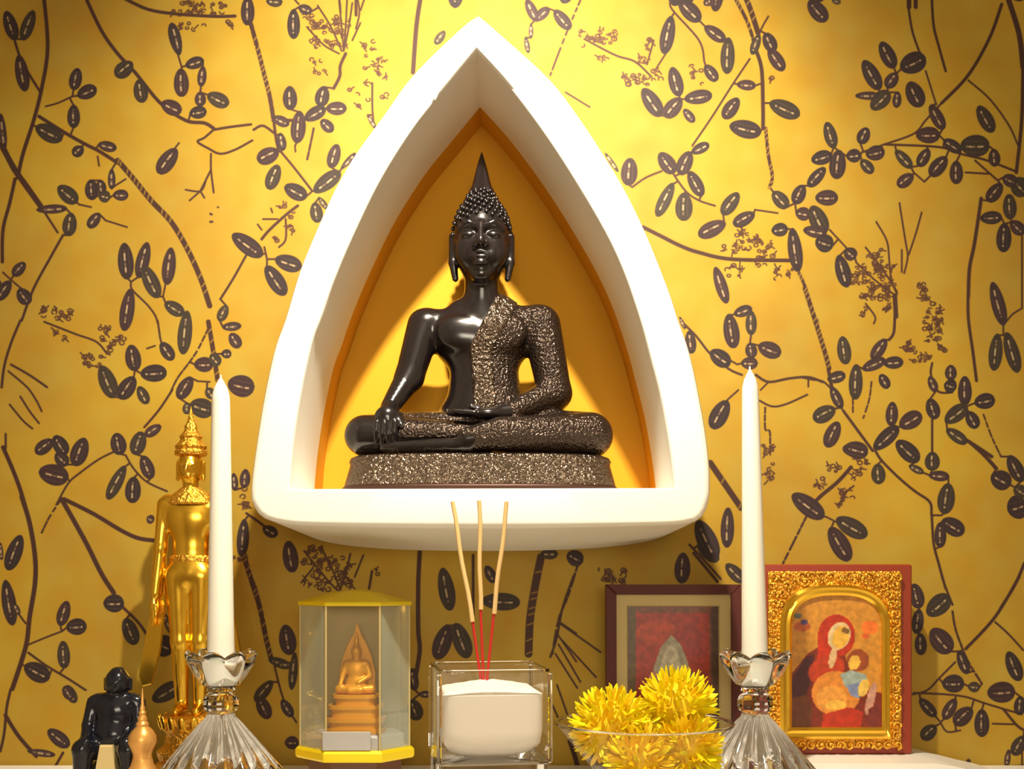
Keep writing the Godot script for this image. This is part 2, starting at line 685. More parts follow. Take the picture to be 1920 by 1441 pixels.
# ---------------------------------------------------------------- wallpaper print
# The pattern as it is printed on the sheet: each block has an origin and a scale; leaves are base x, y, tip x, y, width; stems are width, dashed, then points.
const PRINT := [
	{"o": [0, 0], "s": 4.0, "leaves": [[45,90,110,290,90],[245,85,170,290,85],[140,420,185,670,90],[580,515,550,665,85],[585,715,715,660,95],[550,790,550,950,85],[985,470,870,565,105],[1040,600,1065,760,95],
		[1215,770,1350,835,100],[1340,400,1285,180,80],[1355,520,1360,715,100],[1395,490,1520,450,80],[1520,500,1505,640,60],[1500,690,1500,790,75],[1425,850,1540,830,85],[1560,710,1705,780,100],[1855,-20,1855,180,90],
		[275,950,455,1040,115],[615,1100,550,1160,75],[740,1080,865,1110,70],[1315,1120,1190,1290,110],[835,1270,835,1410,50],[5,860,30,1110,50]],
	"stems": [[24,0,325,-40,355,350,310,660,250,900,170,1150,130,1330],[22,0,640,-20,760,230,880,400,1010,540,1200,770,1390,900,1530,920,1600,960],[20,0,920,-20,1100,65,1300,100,1600,120,1760,118],[16,0,1600,970,1720,950,1880,930],
		[14,0,1600,970,1530,1030,1480,1060,1560,1110,1650,1150,1760,1120,1890,1050],[12,0,1580,1150,1580,1270,1600,1440],[12,0,1580,1270,1530,1370,1500,1430],[16,0,110,310,150,430,220,560,295,680],[10,0,340,795,430,770,540,720],
		[22,0,290,870,480,990,640,1080,740,1130,880,1220],[10,0,1330,400,1360,500],[8,0,1340,1070,1300,1120],[36,0,10,1080,100,1260,180,1370,300,1540]],
	"curls": [[1360,60,90,50,9],[1560,60,130,45,12],[1440,190,90,40,6],[1690,190,40,30,3]]},
	{"o": [400, 0], "s": 4.0, "leaves": [[400,5,510,15,70],[600,75,600,280,85],[640,50,730,85,65],[570,650,575,815,95],[830,650,800,790,95],[850,810,990,810,90],[690,890,830,810,90],[645,840,625,1060,100],[810,900,890,980,75],
		[450,880,560,930,70],[500,1000,520,1120,60],[480,1130,335,1200,110],[480,1240,415,1410,95],[925,1085,880,1250,85],[760,1430,940,1290,105],[960,1260,1060,1150,40],[540,1395,690,1475,105],[1730,235,1665,325,55],[1155,860,1215,960,30]],
	"stems": [[28,1,280,180,340,400,380,560,420,720,450,900],[18,0,450,900,470,1050,490,1130],[16,0,300,970,370,940,460,1000],[20,0,450,890,600,900,700,880],[14,0,500,1130,600,1250,740,1430],[20,0,1068,-10,1068,110],[28,0,1550,-10,1520,200,1495,540],
		[20,0,990,400,950,490,945,570,900,660],[12,0,1190,620,1190,800,1200,930],[14,1,750,960,730,1060,700,1200],[10,1,610,1090,615,1150],[8,0,940,0,960,200,975,380],[8,0,1000,0,990,200,975,380],[8,0,1040,20,1010,220,975,380],[8,0,780,40,880,200,960,380],[8,0,700,200,820,330,940,400],[8,0,1100,170,1040,300]],
	"curls": [[720,160,60,90,8],[840,230,110,130,22],[960,260,60,120,10],[770,480,60,70,5],[1055,690,40,30,2],[1290,715,45,30,2],[1130,775,45,35,3],[1150,600,35,30,2],[1190,460,60,60,6],[1260,520,50,70,6],[1165,320,40,60,4]]},
	{"o": [960, 0], "s": 4.0, "leaves": [[170,150,270,60,70],[320,80,430,210,85],[110,0,180,150,70],[140,180,140,280,30],[100,280,120,390,35],[1190,130,1140,390,95],[1260,5,1400,150,110],[1440,30,1500,-10,60],[1450,200,1590,300,85],
		[1620,290,1610,540,95],[1450,490,1530,600,80],[1200,510,1250,710,95],[985,670,1110,860,110],[1260,740,1150,870,105],[1300,740,1490,710,95],[1290,820,1360,910,60],[1690,630,1820,640,70],[1690,740,1590,880,95],[1640,940,1855,990,120],
		[1850,260,1800,400,60],[700,1150,790,1280,30],[885,1190,870,1380,110],[1110,1150,1210,1290,105],[1350,1140,1470,1080,70],[1330,1140,1260,1300,100],[1330,1290,1420,1460,90],[1900,250,1960,380,90]],
	"stems": [[12,1,510,0,400,260,285,560],[10,0,400,690,580,800],[12,0,1190,0,1200,70,1400,300,1440,460],[22,1,1680,0,1770,180,1830,380],[24,0,1830,380,1870,520,1880,800,1880,960],[12,0,1780,440,1640,650,1500,870,1350,1090],[12,0,900,1400,1000,1330,1120,1280],
		[10,0,1920,120,1860,230,1800,400],[12,0,540,290,770,410,920,460,1040,570],[10,0,1150,400,1080,510],[10,0,1060,300,1010,480]],
	"curls": [[570,290,60,60,8],[690,270,80,60,10],[670,430,40,30,3],[1030,330,30,50,4],[1000,420,50,60,6],[870,600,50,40,5],[960,600,60,50,7],[1080,560,50,40,5],[1390,560,60,70,5]]},
	{"o": [1440, 0], "s": 4.0, "leaves": [[310,10,430,150,110],[480,0,540,15,40],[10,370,110,520,90],[20,770,225,860,115],[850,320,940,500,100],[720,460,830,660,105],[1000,510,1170,430,140],[960,550,890,650,85],[660,715,830,715,55],
		[780,810,900,690,110],[970,690,960,800,60],[1060,620,1140,790,120],[440,920,490,1100,85],[740,960,690,1070,85],[330,1200,470,1160,95],[420,1260,305,1390,80],[530,1130,510,1330,110],[590,1170,690,1160,90],[740,1160,865,1130,100],
		[700,1200,780,1290,75],[1220,790,1310,960,85],[1115,1010,1280,1010,110],[1580,800,1680,980,100],[1450,1090,1650,1090,145],[960,1130,1070,1250,75],[1200,1120,1130,1240,80],[1330,1180,1220,1310,100],[1410,1210,1410,1370,90],
		[1080,1310,975,1390,85],[1690,1120,1700,1240,80],[1320,1050,1440,1130,80]],
	"stems": [[14,0,1050,50,1080,230,1130,380],[10,0,1180,530,1240,720,1260,780],[20,0,1750,30,1660,280,1500,560,1300,770],[12,0,1300,770,1180,900,1090,1000,870,1080,700,1140],[34,0,1800,-10,1880,250,1910,500],[22,0,1910,500,1900,900,1860,1290],
		[10,0,1500,600,1660,740,1800,930,1870,1080],[14,0,870,1080,1280,1100,1440,1150,1640,1200,1850,1280],[12,0,1480,1290,1650,1300],[12,0,1550,1200,1720,1350],[8,0,1090,1290,1170,1360],[30,0,1055,-10,1055,50],[25,0,1105,-10,1105,50]],
	"curls": [[30,580,30,20,2]]},
	{"o": [0, 240], "s": 4.0, "leaves": [[440,440,570,550,105],[680,390,690,530,90],[750,390,760,490,70],[280,610,490,600,60],[530,640,510,800,95],[740,640,665,740,75],[740,500,820,520,80],[850,500,955,500,75],[180,1010,100,1100,75],
		[70,1150,-20,1280,85],[140,1210,215,1310,95],[930,870,950,1120,105],[1100,865,1040,1110,90],[1080,1040,1180,1260,105],[1280,905,1250,1160,90],[975,1215,930,1505,95],[1240,1310,1370,1390,90]],
	"stems": [[36,0,20,150,130,340,300,580],[14,0,300,580,430,780],[22,0,110,380,70,560,20,760,15,1000],[16,0,470,800,380,960,250,1200,160,1440],[10,0,20,1080,120,1170,200,1230],[34,2,880,240,1000,380,1130,540,1280,700,1400,900,1500,1120,1570,1330],
		[10,0,590,570,680,590],[8,0,730,210,740,280],[8,0,860,430,940,380],[10,0,790,690,950,740],[12,0,980,1150,990,1210,1100,1320,1160,1400,1180,1460],[10,0,1240,1160,1220,1260],[14,0,1850,940,1750,1120,1650,1280],
		[10,0,1390,460,1500,470,1540,400],[8,0,1500,470,1530,520],[14,0,1575,640,1585,645],[14,0,1575,700,1590,700],[10,0,1630,590,1635,592],[8,0,1420,540,1500,470]],
	"curls": [[390,1390,90,50,8],[500,1400,60,40,6]]},
	{"o": [400, 240], "s": 4.0, "leaves": [[150,800,355,950,115],[470,980,650,1040,110],[400,1040,530,1240,110],[760,560,780,700,85],[790,520,850,600,40],[95,1330,45,1440,70]],
	"stems": [[12,0,380,890,400,980],[18,0,360,830,420,760,540,650,630,580],[10,0,480,680,370,680],[12,0,540,680,540,830,490,890],[8,0,360,760,330,720],[8,0,440,630,430,600]],
	"curls": [[590,750,40,30,4],[480,840,30,30,3],[520,570,50,20,3],[600,640,30,30,2]]},
	{"o": [1120, 240], "s": 4.0, "leaves": [[560,420,450,650,85],[650,490,645,685,115],[1050,490,940,640,95],[1170,640,1025,720,90],[950,710,765,800,105],[1320,480,1420,590,95],[1540,430,1480,560,90],[1640,520,1795,520,105],[1490,630,1590,650,90],
		[1610,590,1700,780,120],[1310,770,1420,750,90],[1550,760,1710,790,80],[1640,840,1760,880,120],[1460,760,1500,1060,95],[1860,910,1930,970,90],[1810,960,1870,1180,100],[885,1050,965,1300,80]],
	"stems": [[22,1,1260,0,1280,200,1310,360,1290,440],[12,0,560,330,660,470,760,540,880,580],[10,0,1180,610,1350,635],[24,0,340,740,460,800,620,880,760,930,1000,980,1440,990],[20,1,1500,1060,1560,1200,1620,1400,1650,1440],[8,0,1740,760,1870,900],[8,0,1080,740,1080,800]],
	"curls": [[1120,840,90,70,12],[1250,900,70,60,9],[1000,890,60,40,5],[1040,1070,70,50,7],[1320,1090,50,40,4],[1220,1000,60,50,5],[1440,1080,40,30,3]]},
	{"o": [1500, 240], "s": 4.571, "leaves": [[1720,480,1610,620,105],[1830,440,1940,560,150],[1740,420,1850,470,100],[1790,570,1800,770,105],[1550,770,1720,760,100],[1750,820,1740,1050,115],[1810,800,1910,900,100]],
	"stems": [[26,0,1550,600,1530,740,1490,1000,1450,1200,1440,1440],[12,0,650,800,740,960,760,1100],[12,0,850,640,870,770,900,960,920,1100,890,1240],[12,0,1040,720,990,900,930,1080],[10,0,870,1040,870,1230],[12,0,1900,900,1900,1440],[10,0,560,1020,700,1200,830,1400],[10,0,480,1150,640,1300,800,1420],[10,0,760,1100,780,1300,830,1420]],
	"curls": [[620,1120,110,90,14],[560,1280,110,90,14],[720,1260,90,100,12],[640,1400,120,50,10],[1060,1370,40,50,4]]},
	{"o": [1500, 540], "s": 4.571, "leaves": [[1650,-40,1740,300,105],[1690,400,1660,690,105],[1770,390,1860,705,110],[360,420,390,640,105],[730,440,620,600,95],[720,640,875,630,95],[540,690,720,610,90],[480,660,470,940,105],[690,740,750,850,80],[240,780,380,740,90],
		[270,850,350,1020,80],[290,1030,120,1120,125],[320,1150,230,1350,115],[790,980,780,1170,95],[860,1180,1030,1080,130],[640,1370,830,1190,115],[370,1370,560,1400,110],[1290,660,1290,780,90],[1240,820,1330,850,110],[1110,760,1160,880,70],
		[1410,760,1410,990,105],[1500,980,1660,950,120],[1110,950,1160,1110,105],[1250,1140,1420,1010,120],[1440,1060,1510,1190,100],[1260,1210,1420,1320,90]],
	"stems": [[34,1,40,0,110,220,160,380,220,580,250,700],[26,0,240,690,270,850],[14,0,0,760,100,780,200,800,300,900],[20,0,370,1050,480,1200,620,1390],[34,0,810,60,820,240],[20,0,810,240,800,380,760,440],[22,0,1440,0,1440,250,1480,550,1510,790],
		[16,0,1130,640,1120,740,1180,880,1300,890],[26,0,1410,1290,1520,1360,1640,1440],[12,1,1570,1080,1640,1270,1720,1440],[16,0,1130,1120,1130,1400],[10,0,1900,170,1820,220,1760,290],[10,1,450,940,450,1080],[12,1,610,800,590,950,540,1110],[12,0,1900,0,1900,170],[8,0,1740,300,1740,400],[8,0,560,130,640,240,630,300]],
	"curls": [[640,60,120,60,12],[740,130,50,60,5],[1150,200,60,70,9],[1140,300,80,60,9],[1120,390,80,60,9],[1050,60,40,60,5],[960,500,70,50,7],[1050,580,80,50,8],[1220,520,50,30,5],[560,200,40,40,3]]},
	{"o": [1200, 540], "s": 4.571, "leaves": [[810,220,950,170,85],[950,200,950,390,85],[760,230,800,500,120],[940,470,960,590,90],[870,640,1000,640,95],[1020,490,1195,560,125],[610,540,760,650,125],[420,370,440,550,85],[340,250,380,340,30],[740,970,620,1190,135]],
	"stems": [[16,0,360,290,480,410,600,560,760,690,870,740],[12,0,760,610,830,650],[10,0,840,870,750,950],[18,0,990,740,1100,800,1280,770,1440,760,1560,800],[12,0,1100,800,1030,870],[14,0,1020,960,1130,1010,1250,990,1430,910],[14,1,1070,1020,1070,1200,1110,1230,1110,1420],[10,0,1440,770,1440,840]],
	"curls": [[1070,1400,50,60,4]]},
	{"o": [1440, 780], "s": 4.0, "leaves": [[580,230,740,270,115],[970,190,1120,330,115],[1060,370,1160,420,50],[1230,270,1230,400,100],[1210,440,1350,450,70],[820,360,830,500,95],[190,590,405,750,125],[520,770,730,890,120],[470,840,600,1070,125],[1350,510,1320,720,115],
		[1310,780,1460,870,115],[1290,800,1290,975,80],[1680,440,1810,510,130],[1810,300,1900,480,100],[1800,700,1930,660,160],[1850,530,1930,590,90]],
	"stems": [[16,0,800,250,850,330,980,460,1100,560,1210,640,1225,740,1240,950,1280,1110,1330,1290],[12,0,1225,740,1300,740],[14,1,290,740,220,880,110,1100],[24,0,1510,190,1620,290,1710,390],[20,0,1920,1100,1850,1260,1740,1440],[10,0,430,750,510,790],[24,0,620,380,520,490,400,590,350,640],[8,0,590,560,640,520],[8,0,540,640,590,560]],
	"curls": [[510,380,60,40,5],[660,440,40,50,5],[590,570,50,50,6],[545,640,40,40,4],[400,500,60,40,6],[700,350,60,40,4],[10,300,30,100,6],[10,420,30,60,4]]},
	{"o": [1640, 1080], "s": 3.993, "leaves": [[290,60,330,230,100],[400,280,550,150,130],[330,250,310,420,80],[430,400,560,560,140],[340,430,345,580,80],[630,560,690,720,75],[510,800,660,800,120],[1000,570,1080,770,100],[850,870,1040,860,140],[700,820,780,830,70],
		[340,920,450,1040,75],[600,920,520,1060,80],[720,990,600,1100,110],[800,1000,800,1190,100],[450,1120,355,1210,95],[1110,1200,1040,1330,90],[1090,900,1080,1030,80],[1000,1300,985,1420,40]],
	"stems": [[14,0,500,0,540,110,580,210],[14,1,580,260,600,380,640,500,700,640,800,800],[20,0,1080,0,900,300,680,540],[12,0,900,340,1000,430,1110,550],[12,0,600,640,480,760,390,850,280,880],[12,0,290,870,520,880,680,900,800,940,930,980,1100,1030],[16,0,960,990,1060,1110,1118,1150],
		[8,0,880,1100,1040,1105],[8,0,490,1090,540,1160,640,1150],[14,0,1030,1420,1118,1415]], "curls": []},
	{"o": [0, 600], "s": 4.0, "leaves": [[980,190,1010,370,105],[1400,-60,1370,240,95],[760,350,850,570,115],[1000,430,900,580,110],[1060,400,1240,390,115],[1040,500,1100,620,75],[1210,170,1290,290,85],[1460,330,1590,330,100],[1580,260,1640,330,80],
		[1430,430,1340,580,95],[1430,630,1590,680,130],[1400,620,1400,700,60],[1550,510,1600,580,70],[1715,470,1895,510,145],[1670,50,1800,40,60],[1730,100,1790,200,80],[1660,250,1730,250,60],[390,900,270,990,90],[410,870,490,1000,100],
		[420,1000,500,1080,90],[630,890,560,1080,115],[300,1130,500,1180,140],[870,850,900,1000,105],[1060,840,1010,1000,105],[1200,790,1090,860,70],[1070,1020,1130,1180,90],[930,1100,810,1330,85],[1000,1180,990,1360,105],[1840,1120,1830,1250,70],[1750,1150,1760,1270,50]],
	"stems": [[16,0,150,0,80,170,30,340,10,500],[14,0,80,330,220,410,350,500],[12,0,60,380,200,500,270,600,310,680],[12,0,70,630,170,750,240,810],[12,0,150,570,220,680,290,770],[12,1,1560,60,1480,220,1420,310,1330,430,1280,530],[14,0,1290,520,1190,670,1080,800],[12,0,1180,0,1200,140],
		[12,0,860,980,740,1040,600,1140,510,1220,420,1380],[12,0,940,1010,1000,1110,1100,1210,1250,1280],[26,0,20,950,90,1110,150,1270,200,1440],[14,0,40,850,40,960],[8,0,1100,210,1160,190],[8,0,1480,455,1570,460],[30,2,1560,10,1600,250,1630,450],[12,0,330,10,560,100,720,160,800,250]],
	"curls": [[450,110,50,40,4],[630,290,50,40,5],[710,310,50,50,6],[780,80,40,50,5],[800,200,60,60,8],[900,130,50,60,5],[1820,1330,40,90,6]]},
	{"o": [0, 930], "s": 4.0, "leaves": [[150,300,60,540,105],[40,640,90,950,95],[100,800,140,880,40],[0,350,10,470,30],[500,790,450,960,85],[500,980,640,970,110],[470,1090,480,1280,85],[780,800,920,800,120],[940,920,1010,1100,105],[1150,1080,1290,1150,145],
		[190,1270,360,1360,125],[1100,160,1150,180,60],[1830,180,1810,440,80],[1230,880,1280,1020,45],[500,1420,560,1540,70]],
	"stems": [[30,0,160,0,220,200,260,450,260,650,220,900,200,1080,160,1230,90,1440],[12,1,450,30,370,150,310,270],[30,0,460,20,540,160,650,360,760,580,850,720],[26,0,480,20,700,130,900,250,1030,310,1160,330],[18,0,920,830,1040,950,1130,1080,1180,1100],
		[10,0,210,1110,330,1060,460,1010],[14,0,210,1170,350,1270,500,1360,640,1450],[12,0,100,830,190,950],[24,1,1840,440,1860,560,1910,680,1930,760]], "curls": [[1790,460,50,20,3]]},
	{"o": [380, 880], "s": 3.692, "leaves": [[590,500,620,700,95],[570,1080,600,1270,105],[420,400,510,450,70],[1660,690,1710,960,100],[1700,1080,1620,1300,110],[1750,1070,1830,1290,110],[460,1310,600,1360,60],[630,1290,620,1430,40]],
	"stems": [[30,1,280,590,340,780,390,940,440,1180,470,1300],[26,0,1500,570,1490,800,1490,1100,1500,1250,1470,1440],[14,0,300,300,400,370,500,450],[16,0,1870,590,1870,1000],[14,0,1170,700,1150,820],[10,0,700,560,860,760,940,840],[10,0,830,560,900,700,950,830],[10,0,1020,580,990,700,950,830],[10,0,1110,590,1050,740],[10,0,680,780,760,680]],
	"curls": [[740,640,80,110,14],[880,700,110,110,22],[980,740,60,90,10],[790,800,80,50,6],[1190,700,20,20,2]]},
	{"o": [0, 750], "s": 2.086, "leaves": [[190,1290,265,1350,50],[250,1120,280,1165,38],[600,1170,700,1110,60],[110,1370,210,1385,25]],
	"stems": [[13,0,20,1230,70,1310,140,1390],[9,0,40,1130,25,1200,15,1300,0,1370]], "curls": []},
	{"o": [520, 1020], "s": 3.423, "leaves": [[0,770,90,770,40],[110,700,90,920,50],[50,1270,130,1270,75],[860,1000,900,1120,90],[910,960,980,960,40],[860,800,880,930,60],[1320,360,1545,370,100],[1340,140,1390,240,60],[-120,980,-60,1110,80],[30,1000,90,1100,60],[-40,880,-140,1000,70]],
	"stems": [[44,2,1690,80,1650,280,1620,480,1610,700],[12,0,1900,200,1830,400,1790,600,1750,720],[8,0,1800,490,1917,570],[8,0,1800,580,1917,750],[10,0,1750,1000,1800,1110],[10,0,-20,780,40,1000,120,1140]], "curls": []},
	{"o": [1000, 1020], "s": 3.423, "leaves": [[960,60,950,240,90],[1060,0,1180,100,80],[50,60,150,60,60],[220,60,310,110,90]],
	"stems": [[12,1,280,140,220,330,160,480,120,700],[8,0,160,500,430,690],[8,0,170,600,400,850],[8,0,160,640,300,880],[8,0,140,700,280,920],[8,0,150,900,220,1100],[12,0,1000,0,1130,140,1200,220]], "curls": [[470,180,50,50,6],[540,200,60,50,8]]},
	{"o": [1300, 800], "s": 2.248, "leaves": [[145,345,140,500,50],[20,400,90,550,75],[140,580,210,650,50]], "stems": [[22,2,70,150,200,340],[10,0,0,530,100,650]], "curls": []},
]
const TEX := 2048
const TEX_SCALE := 0.8          # texture pixels for one picture unit on the wall
const TEX_LEFT := -320.0
const TEX_TOP := -600.0
var ink: Image

func wallpaper_image() -> Image:
	# ochre ground with a faint cloudy mottling of the paper
	var cloud := noise_image(FastNoiseLite.TYPE_SIMPLEX_SMOOTH, 0.012, 512, 21, 4)
	var fine := noise_image(FastNoiseLite.TYPE_SIMPLEX_SMOOTH, 0.05, 512, 22, 2)
	var ground := Image.create(512, 512, false, Image.FORMAT_RGBA8)
	for y in 512:
		for x in 512:
			var a := cloud.get_pixel(x, y).r - 0.5
			var b := fine.get_pixel(x, y).r - 0.5
			ground.set_pixel(x, y, PAPER * Color(1.0 + 0.12 * a, 1.0 + 0.16 * a + 0.10 * b, 1.0 + 0.9 * b, 1.0))
	ground.resize(TEX, TEX, Image.INTERPOLATE_CUBIC)
	ink = Image.create(TEX, TEX, false, Image.FORMAT_RGBA8)
	ink.fill(Color(0.16, 0.08, 0.06, 0.0))
	var lattice := [Vector2.ZERO, Vector2(1028, 458), Vector2(-1028, -458), Vector2(-1028, 512), Vector2(1028, -512), Vector2(0, 970), Vector2(0, -970), Vector2(1028, 1428), Vector2(-1028, 1482), Vector2(2056, -54), Vector2(-2056, 54)]
	var frame := Rect2(-6, -6, 1932, 1453)
	# short stalks where the end of a leaf lies close to a stem or to another leaf
	var ends := []
	var knots := []
	for b in PRINT:
		for l in b.leaves:
			ends.append([Vector2(b.o[0] + l[0] / b.s, b.o[1] + l[1] / b.s), ends.size() / 2])
			ends.append([Vector2(b.o[0] + l[2] / b.s, b.o[1] + l[3] / b.s), (ends.size() - 1) / 2])
		for st in b.stems:
			var line := []
			for k in range(2, st.size(), 2):
				line.append(Vector2(b.o[0] + st[k] / b.s, b.o[1] + st[k + 1] / b.s))
			knots.append_array(Array(smooth_line(line, 8)))
	var stalks := []
	for e in ends:
		var p0: Vector2 = e[0]
		var best := 19.0
		var to := p0
		for q in knots:
			var d := p0.distance_to(q)
			if d < best:
				best = d
				to = q
		best = minf(best, 24.0)
		for f in ends:
			if f[1] != e[1]:
				var d := p0.distance_to(f[0])
				if d < best:
					best = d
					to = f[0]
		if to != p0:
			stalks.append([p0, to])
	for step in lattice:
		var r := RandomNumberGenerator.new()
		r.seed = 400
		for q in stalks:
			if step == Vector2.ZERO or not frame.has_point(q[0] + step):
				draw_segment(to_tex(q[0] + step), to_tex(q[1] + step), 2.6, INK_STEM)
		for b in PRINT:
			var o := Vector2(b.o[0], b.o[1])
			var s: float = b.s
			for st in b.stems:
				var pts := []
				var mid := Vector2.ZERO
				for k in range(2, st.size(), 2):
					pts.append(o + Vector2(st[k], st[k + 1]) / s + step)
					mid += pts[-1]
				mid /= pts.size()
				if step != Vector2.ZERO and frame.has_point(mid):
					continue
				draw_stem(pts, maxf(st[0] / s * 1.12, 3.0), st[1])
			for c in b.curls:
				var cm: Vector2 = o + Vector2(c[0], c[1]) / s + step
				var sub := r.randi()
				if step != Vector2.ZERO and frame.has_point(cm):
					continue
				draw_curls(cm, Vector2(c[2], c[3]) / s, int(c[4] * 1.3), sub)
			for l in b.leaves:
				var p: Vector2 = o + Vector2(l[0], l[1]) / s + step
				var q: Vector2 = o + Vector2(l[2], l[3]) / s + step
				var tone := r.randf()
				if step != Vector2.ZERO and frame.has_point((p + q) / 2.0):
					continue
				draw_leaf(p, q, l[4] / s * 1.12, tone)
	ground.blend_rect(ink, Rect2i(0, 0, TEX, TEX), Vector2i.ZERO)
	return ground

func to_tex(p: Vector2) -> Vector2:
	return (p - Vector2(TEX_LEFT, TEX_TOP)) * TEX_SCALE

func dab(x: int, y: int, c: Color, a: float) -> void:
	var old := ink.get_pixel(x, y)
	var al := maxf(old.a, a)
	var mixed := old.lerp(c, a)
	ink.set_pixel(x, y, Color(mixed.r, mixed.g, mixed.b, al))

func draw_segment(a: Vector2, b: Vector2, w: float, c: Color) -> void:
	var lo := (a.min(b) - Vector2.ONE * (w + 1.5)).floor()
	var hi := (a.max(b) + Vector2.ONE * (w + 1.5)).ceil()
	if hi.x < 0 or hi.y < 0 or lo.x >= TEX or lo.y >= TEX:
		return
	var ab := b - a
	var inv := 1.0 / maxf(ab.length_squared(), 0.0001)
	for y in range(maxi(0, int(lo.y)), mini(TEX - 1, int(hi.y)) + 1):
		for x in range(maxi(0, int(lo.x)), mini(TEX - 1, int(hi.x)) + 1):
			var pa := Vector2(x, y) - a
			var d := (pa - ab * clampf(pa.dot(ab) * inv, 0, 1)).length()
			var al := clampf(w / 2.0 - d + 0.6, 0.0, 1.0)
			if al > 0.0:
				dab(x, y, c, al)

func draw_stem(pts: Array, w: float, style: int) -> void:
	var line := smooth_line(pts, 10)
	var c := INK_STEM
	var walked := 0.0
	for k in line.size() - 1:
		var a := to_tex(line[k])
		var b := to_tex(line[k + 1])
		walked += a.distance_to(b)
		if style == 1 and fmod(walked, 13.0) > 9.5:
			continue
		draw_segment(a, b, w * TEX_SCALE, c)
	if style > 0 and w > 5.0:      # twisted bark: pale slanting nicks
		walked = 0.0
		for k in line.size() - 1:
			var a := to_tex(line[k])
			var b := to_tex(line[k + 1])
			var dd := (b - a).normalized()
			var n := Vector2(-dd.y, dd.x)
			walked += a.distance_to(b)
			if fmod(walked, 8.0) < 2.6:
				draw_segment(a - n * w * 0.3, a + n * w * 0.22 + dd * 3.5, 2.0, PAPER.lerp(INK_STEM, 0.3))

func draw_curls(m: Vector2, r: Vector2, n: int, s: int) -> void:
	var g := RandomNumberGenerator.new()
	g.seed = s
	for k in n:
		var p := m + Vector2(g.randf_range(-1, 1) * r.x, g.randf_range(-1, 1) * r.y)
		var rad := g.randf_range(2.6, 5.0)
		var a0 := g.randf() * TAU
		var sweep := g.randf_range(2.5, 6.2)
		var prev := Vector2.ZERO
		for j in 9:
			var a := a0 + sweep * j / 8.0
			var q := to_tex(p + Vector2(cos(a), sin(a) * 0.8) * rad)
			if j > 0:
				draw_segment(prev, q, 1.7, INK_CURL)
			prev = q
		if k % 2 == 0:
			var tail := p + Vector2(g.randf_range(-1, 1), g.randf_range(-1, 1)).normalized() * rad * 2.4
			draw_segment(to_tex(p), to_tex(tail), 1.8, INK_CURL)

func draw_leaf(p: Vector2, q: Vector2, w: float, tone: float) -> void:
	var a := to_tex(p)
	var b := to_tex(q)
	var mid := (a + b) / 2.0
	var ax := b - a
	var len := ax.length() * 1.10
	ax = ax.normalized()
	var n := Vector2(-ax.y, ax.x)
	var hw := w * TEX_SCALE / 2.0
	var reach := maxf(len / 2.0, hw) + 3.0
	if mid.x + reach < 0 or mid.y + reach < 0 or mid.x - reach >= TEX or mid.y - reach >= TEX:
		return
	var c := INK_LEAF.lerp(Color(0.20, 0.16, 0.10) if tone > 0.75 else Color(0.24, 0.12, 0.13), tone * 0.7)
	var rib := PAPER.lerp(Color(0.80, 0.72, 0.64), 0.7)
	for y in range(maxi(0, int(mid.y - reach)), mini(TEX - 1, int(mid.y + reach)) + 1):
		for x in range(maxi(0, int(mid.x - reach)), mini(TEX - 1, int(mid.x + reach)) + 1):
			var d := Vector2(x, y) - mid
			var t := d.dot(ax) / (len / 2.0)
			if absf(t) >= 1.0:
				continue
			var s := d.dot(n)
			var edge := hw * pow(1.0 - t * t, 0.52) * (1.0 + 0.10 * t)
			var al := clampf(edge - absf(s) + 0.5, 0.0, 1.0)
			if al <= 0.0:
				continue
			# pale midrib with breaks, and a fainter engraved band on each half
			var bow := s - hw * 0.10 * (1.0 - t * t)
			var k := clampf(1.9 - absf(bow), 0.0, 1.0) * (1.0 if absf(t) < 0.62 else 0.0) * clampf(0.75 + 0.5 * sin(t * 9.0 + tone * 40.0) + 0.3 * sin(t * 23.0 + tone * 17.0), 0.1, 1.0)
			var band := clampf(0.9 - absf(absf(bow) - hw * 0.5), 0.0, 1.0) * (0.22 if absf(t) < 0.7 else 0.0)
			dab(x, y, c.lerp(rib, clampf(k * 0.85 + band, 0.0, 1.0)), al)

const PAPER := Color(0.665, 0.53, 0.125)
const INK_LEAF := Color(0.15, 0.09, 0.10)
const INK_STEM := Color(0.23, 0.11, 0.07)
const INK_CURL := Color(0.27, 0.14, 0.08)

# ---------------------------------------------------------------- dark bronze seated statue
class RobedField extends Field:
	# the robe leaves the right shoulder, the right arm, the neck and the hands bare
	var which := 0
	func region(p: Vector3) -> float:
		if which == 1:      # folded sash that hangs from the left shoulder down the front
			if p.z < -5.0:
				return 5.0
			var a := Vector2(48, 358)
			var b := Vector2(2, 268)
			var c := Vector2(10, 150)
			var q := Vector2(p.x, p.y)
			var d := minf(q.distance_to(Geometry2D.get_closest_point_to_segment(q, a, b)), q.distance_to(Geometry2D.get_closest_point_to_segment(q, b, c)))
			return d - 21.0
		var edge := lerpf(40.0, -6.0, clampf((372.0 - p.y) / 95.0, 0.0, 1.0))
		var torso := maxf(edge - p.x, maxf(p.y - 372.0, 118.0 - p.y))
		if p.x < -74.0:
			torso = maxf(torso, 6.0)
		var legs := maxf(p.y - 152.0, -4.0 + (62.0 - p.y))
		legs = maxf(legs, -(p.x + 148.0))      # the knee under the resting hand is bare
		if p.x < -8.0 and p.y < 95.0 and p.z > 66.0:      # the bare foot
			legs = maxf(legs, 5.0)
		return minf(torso, legs)

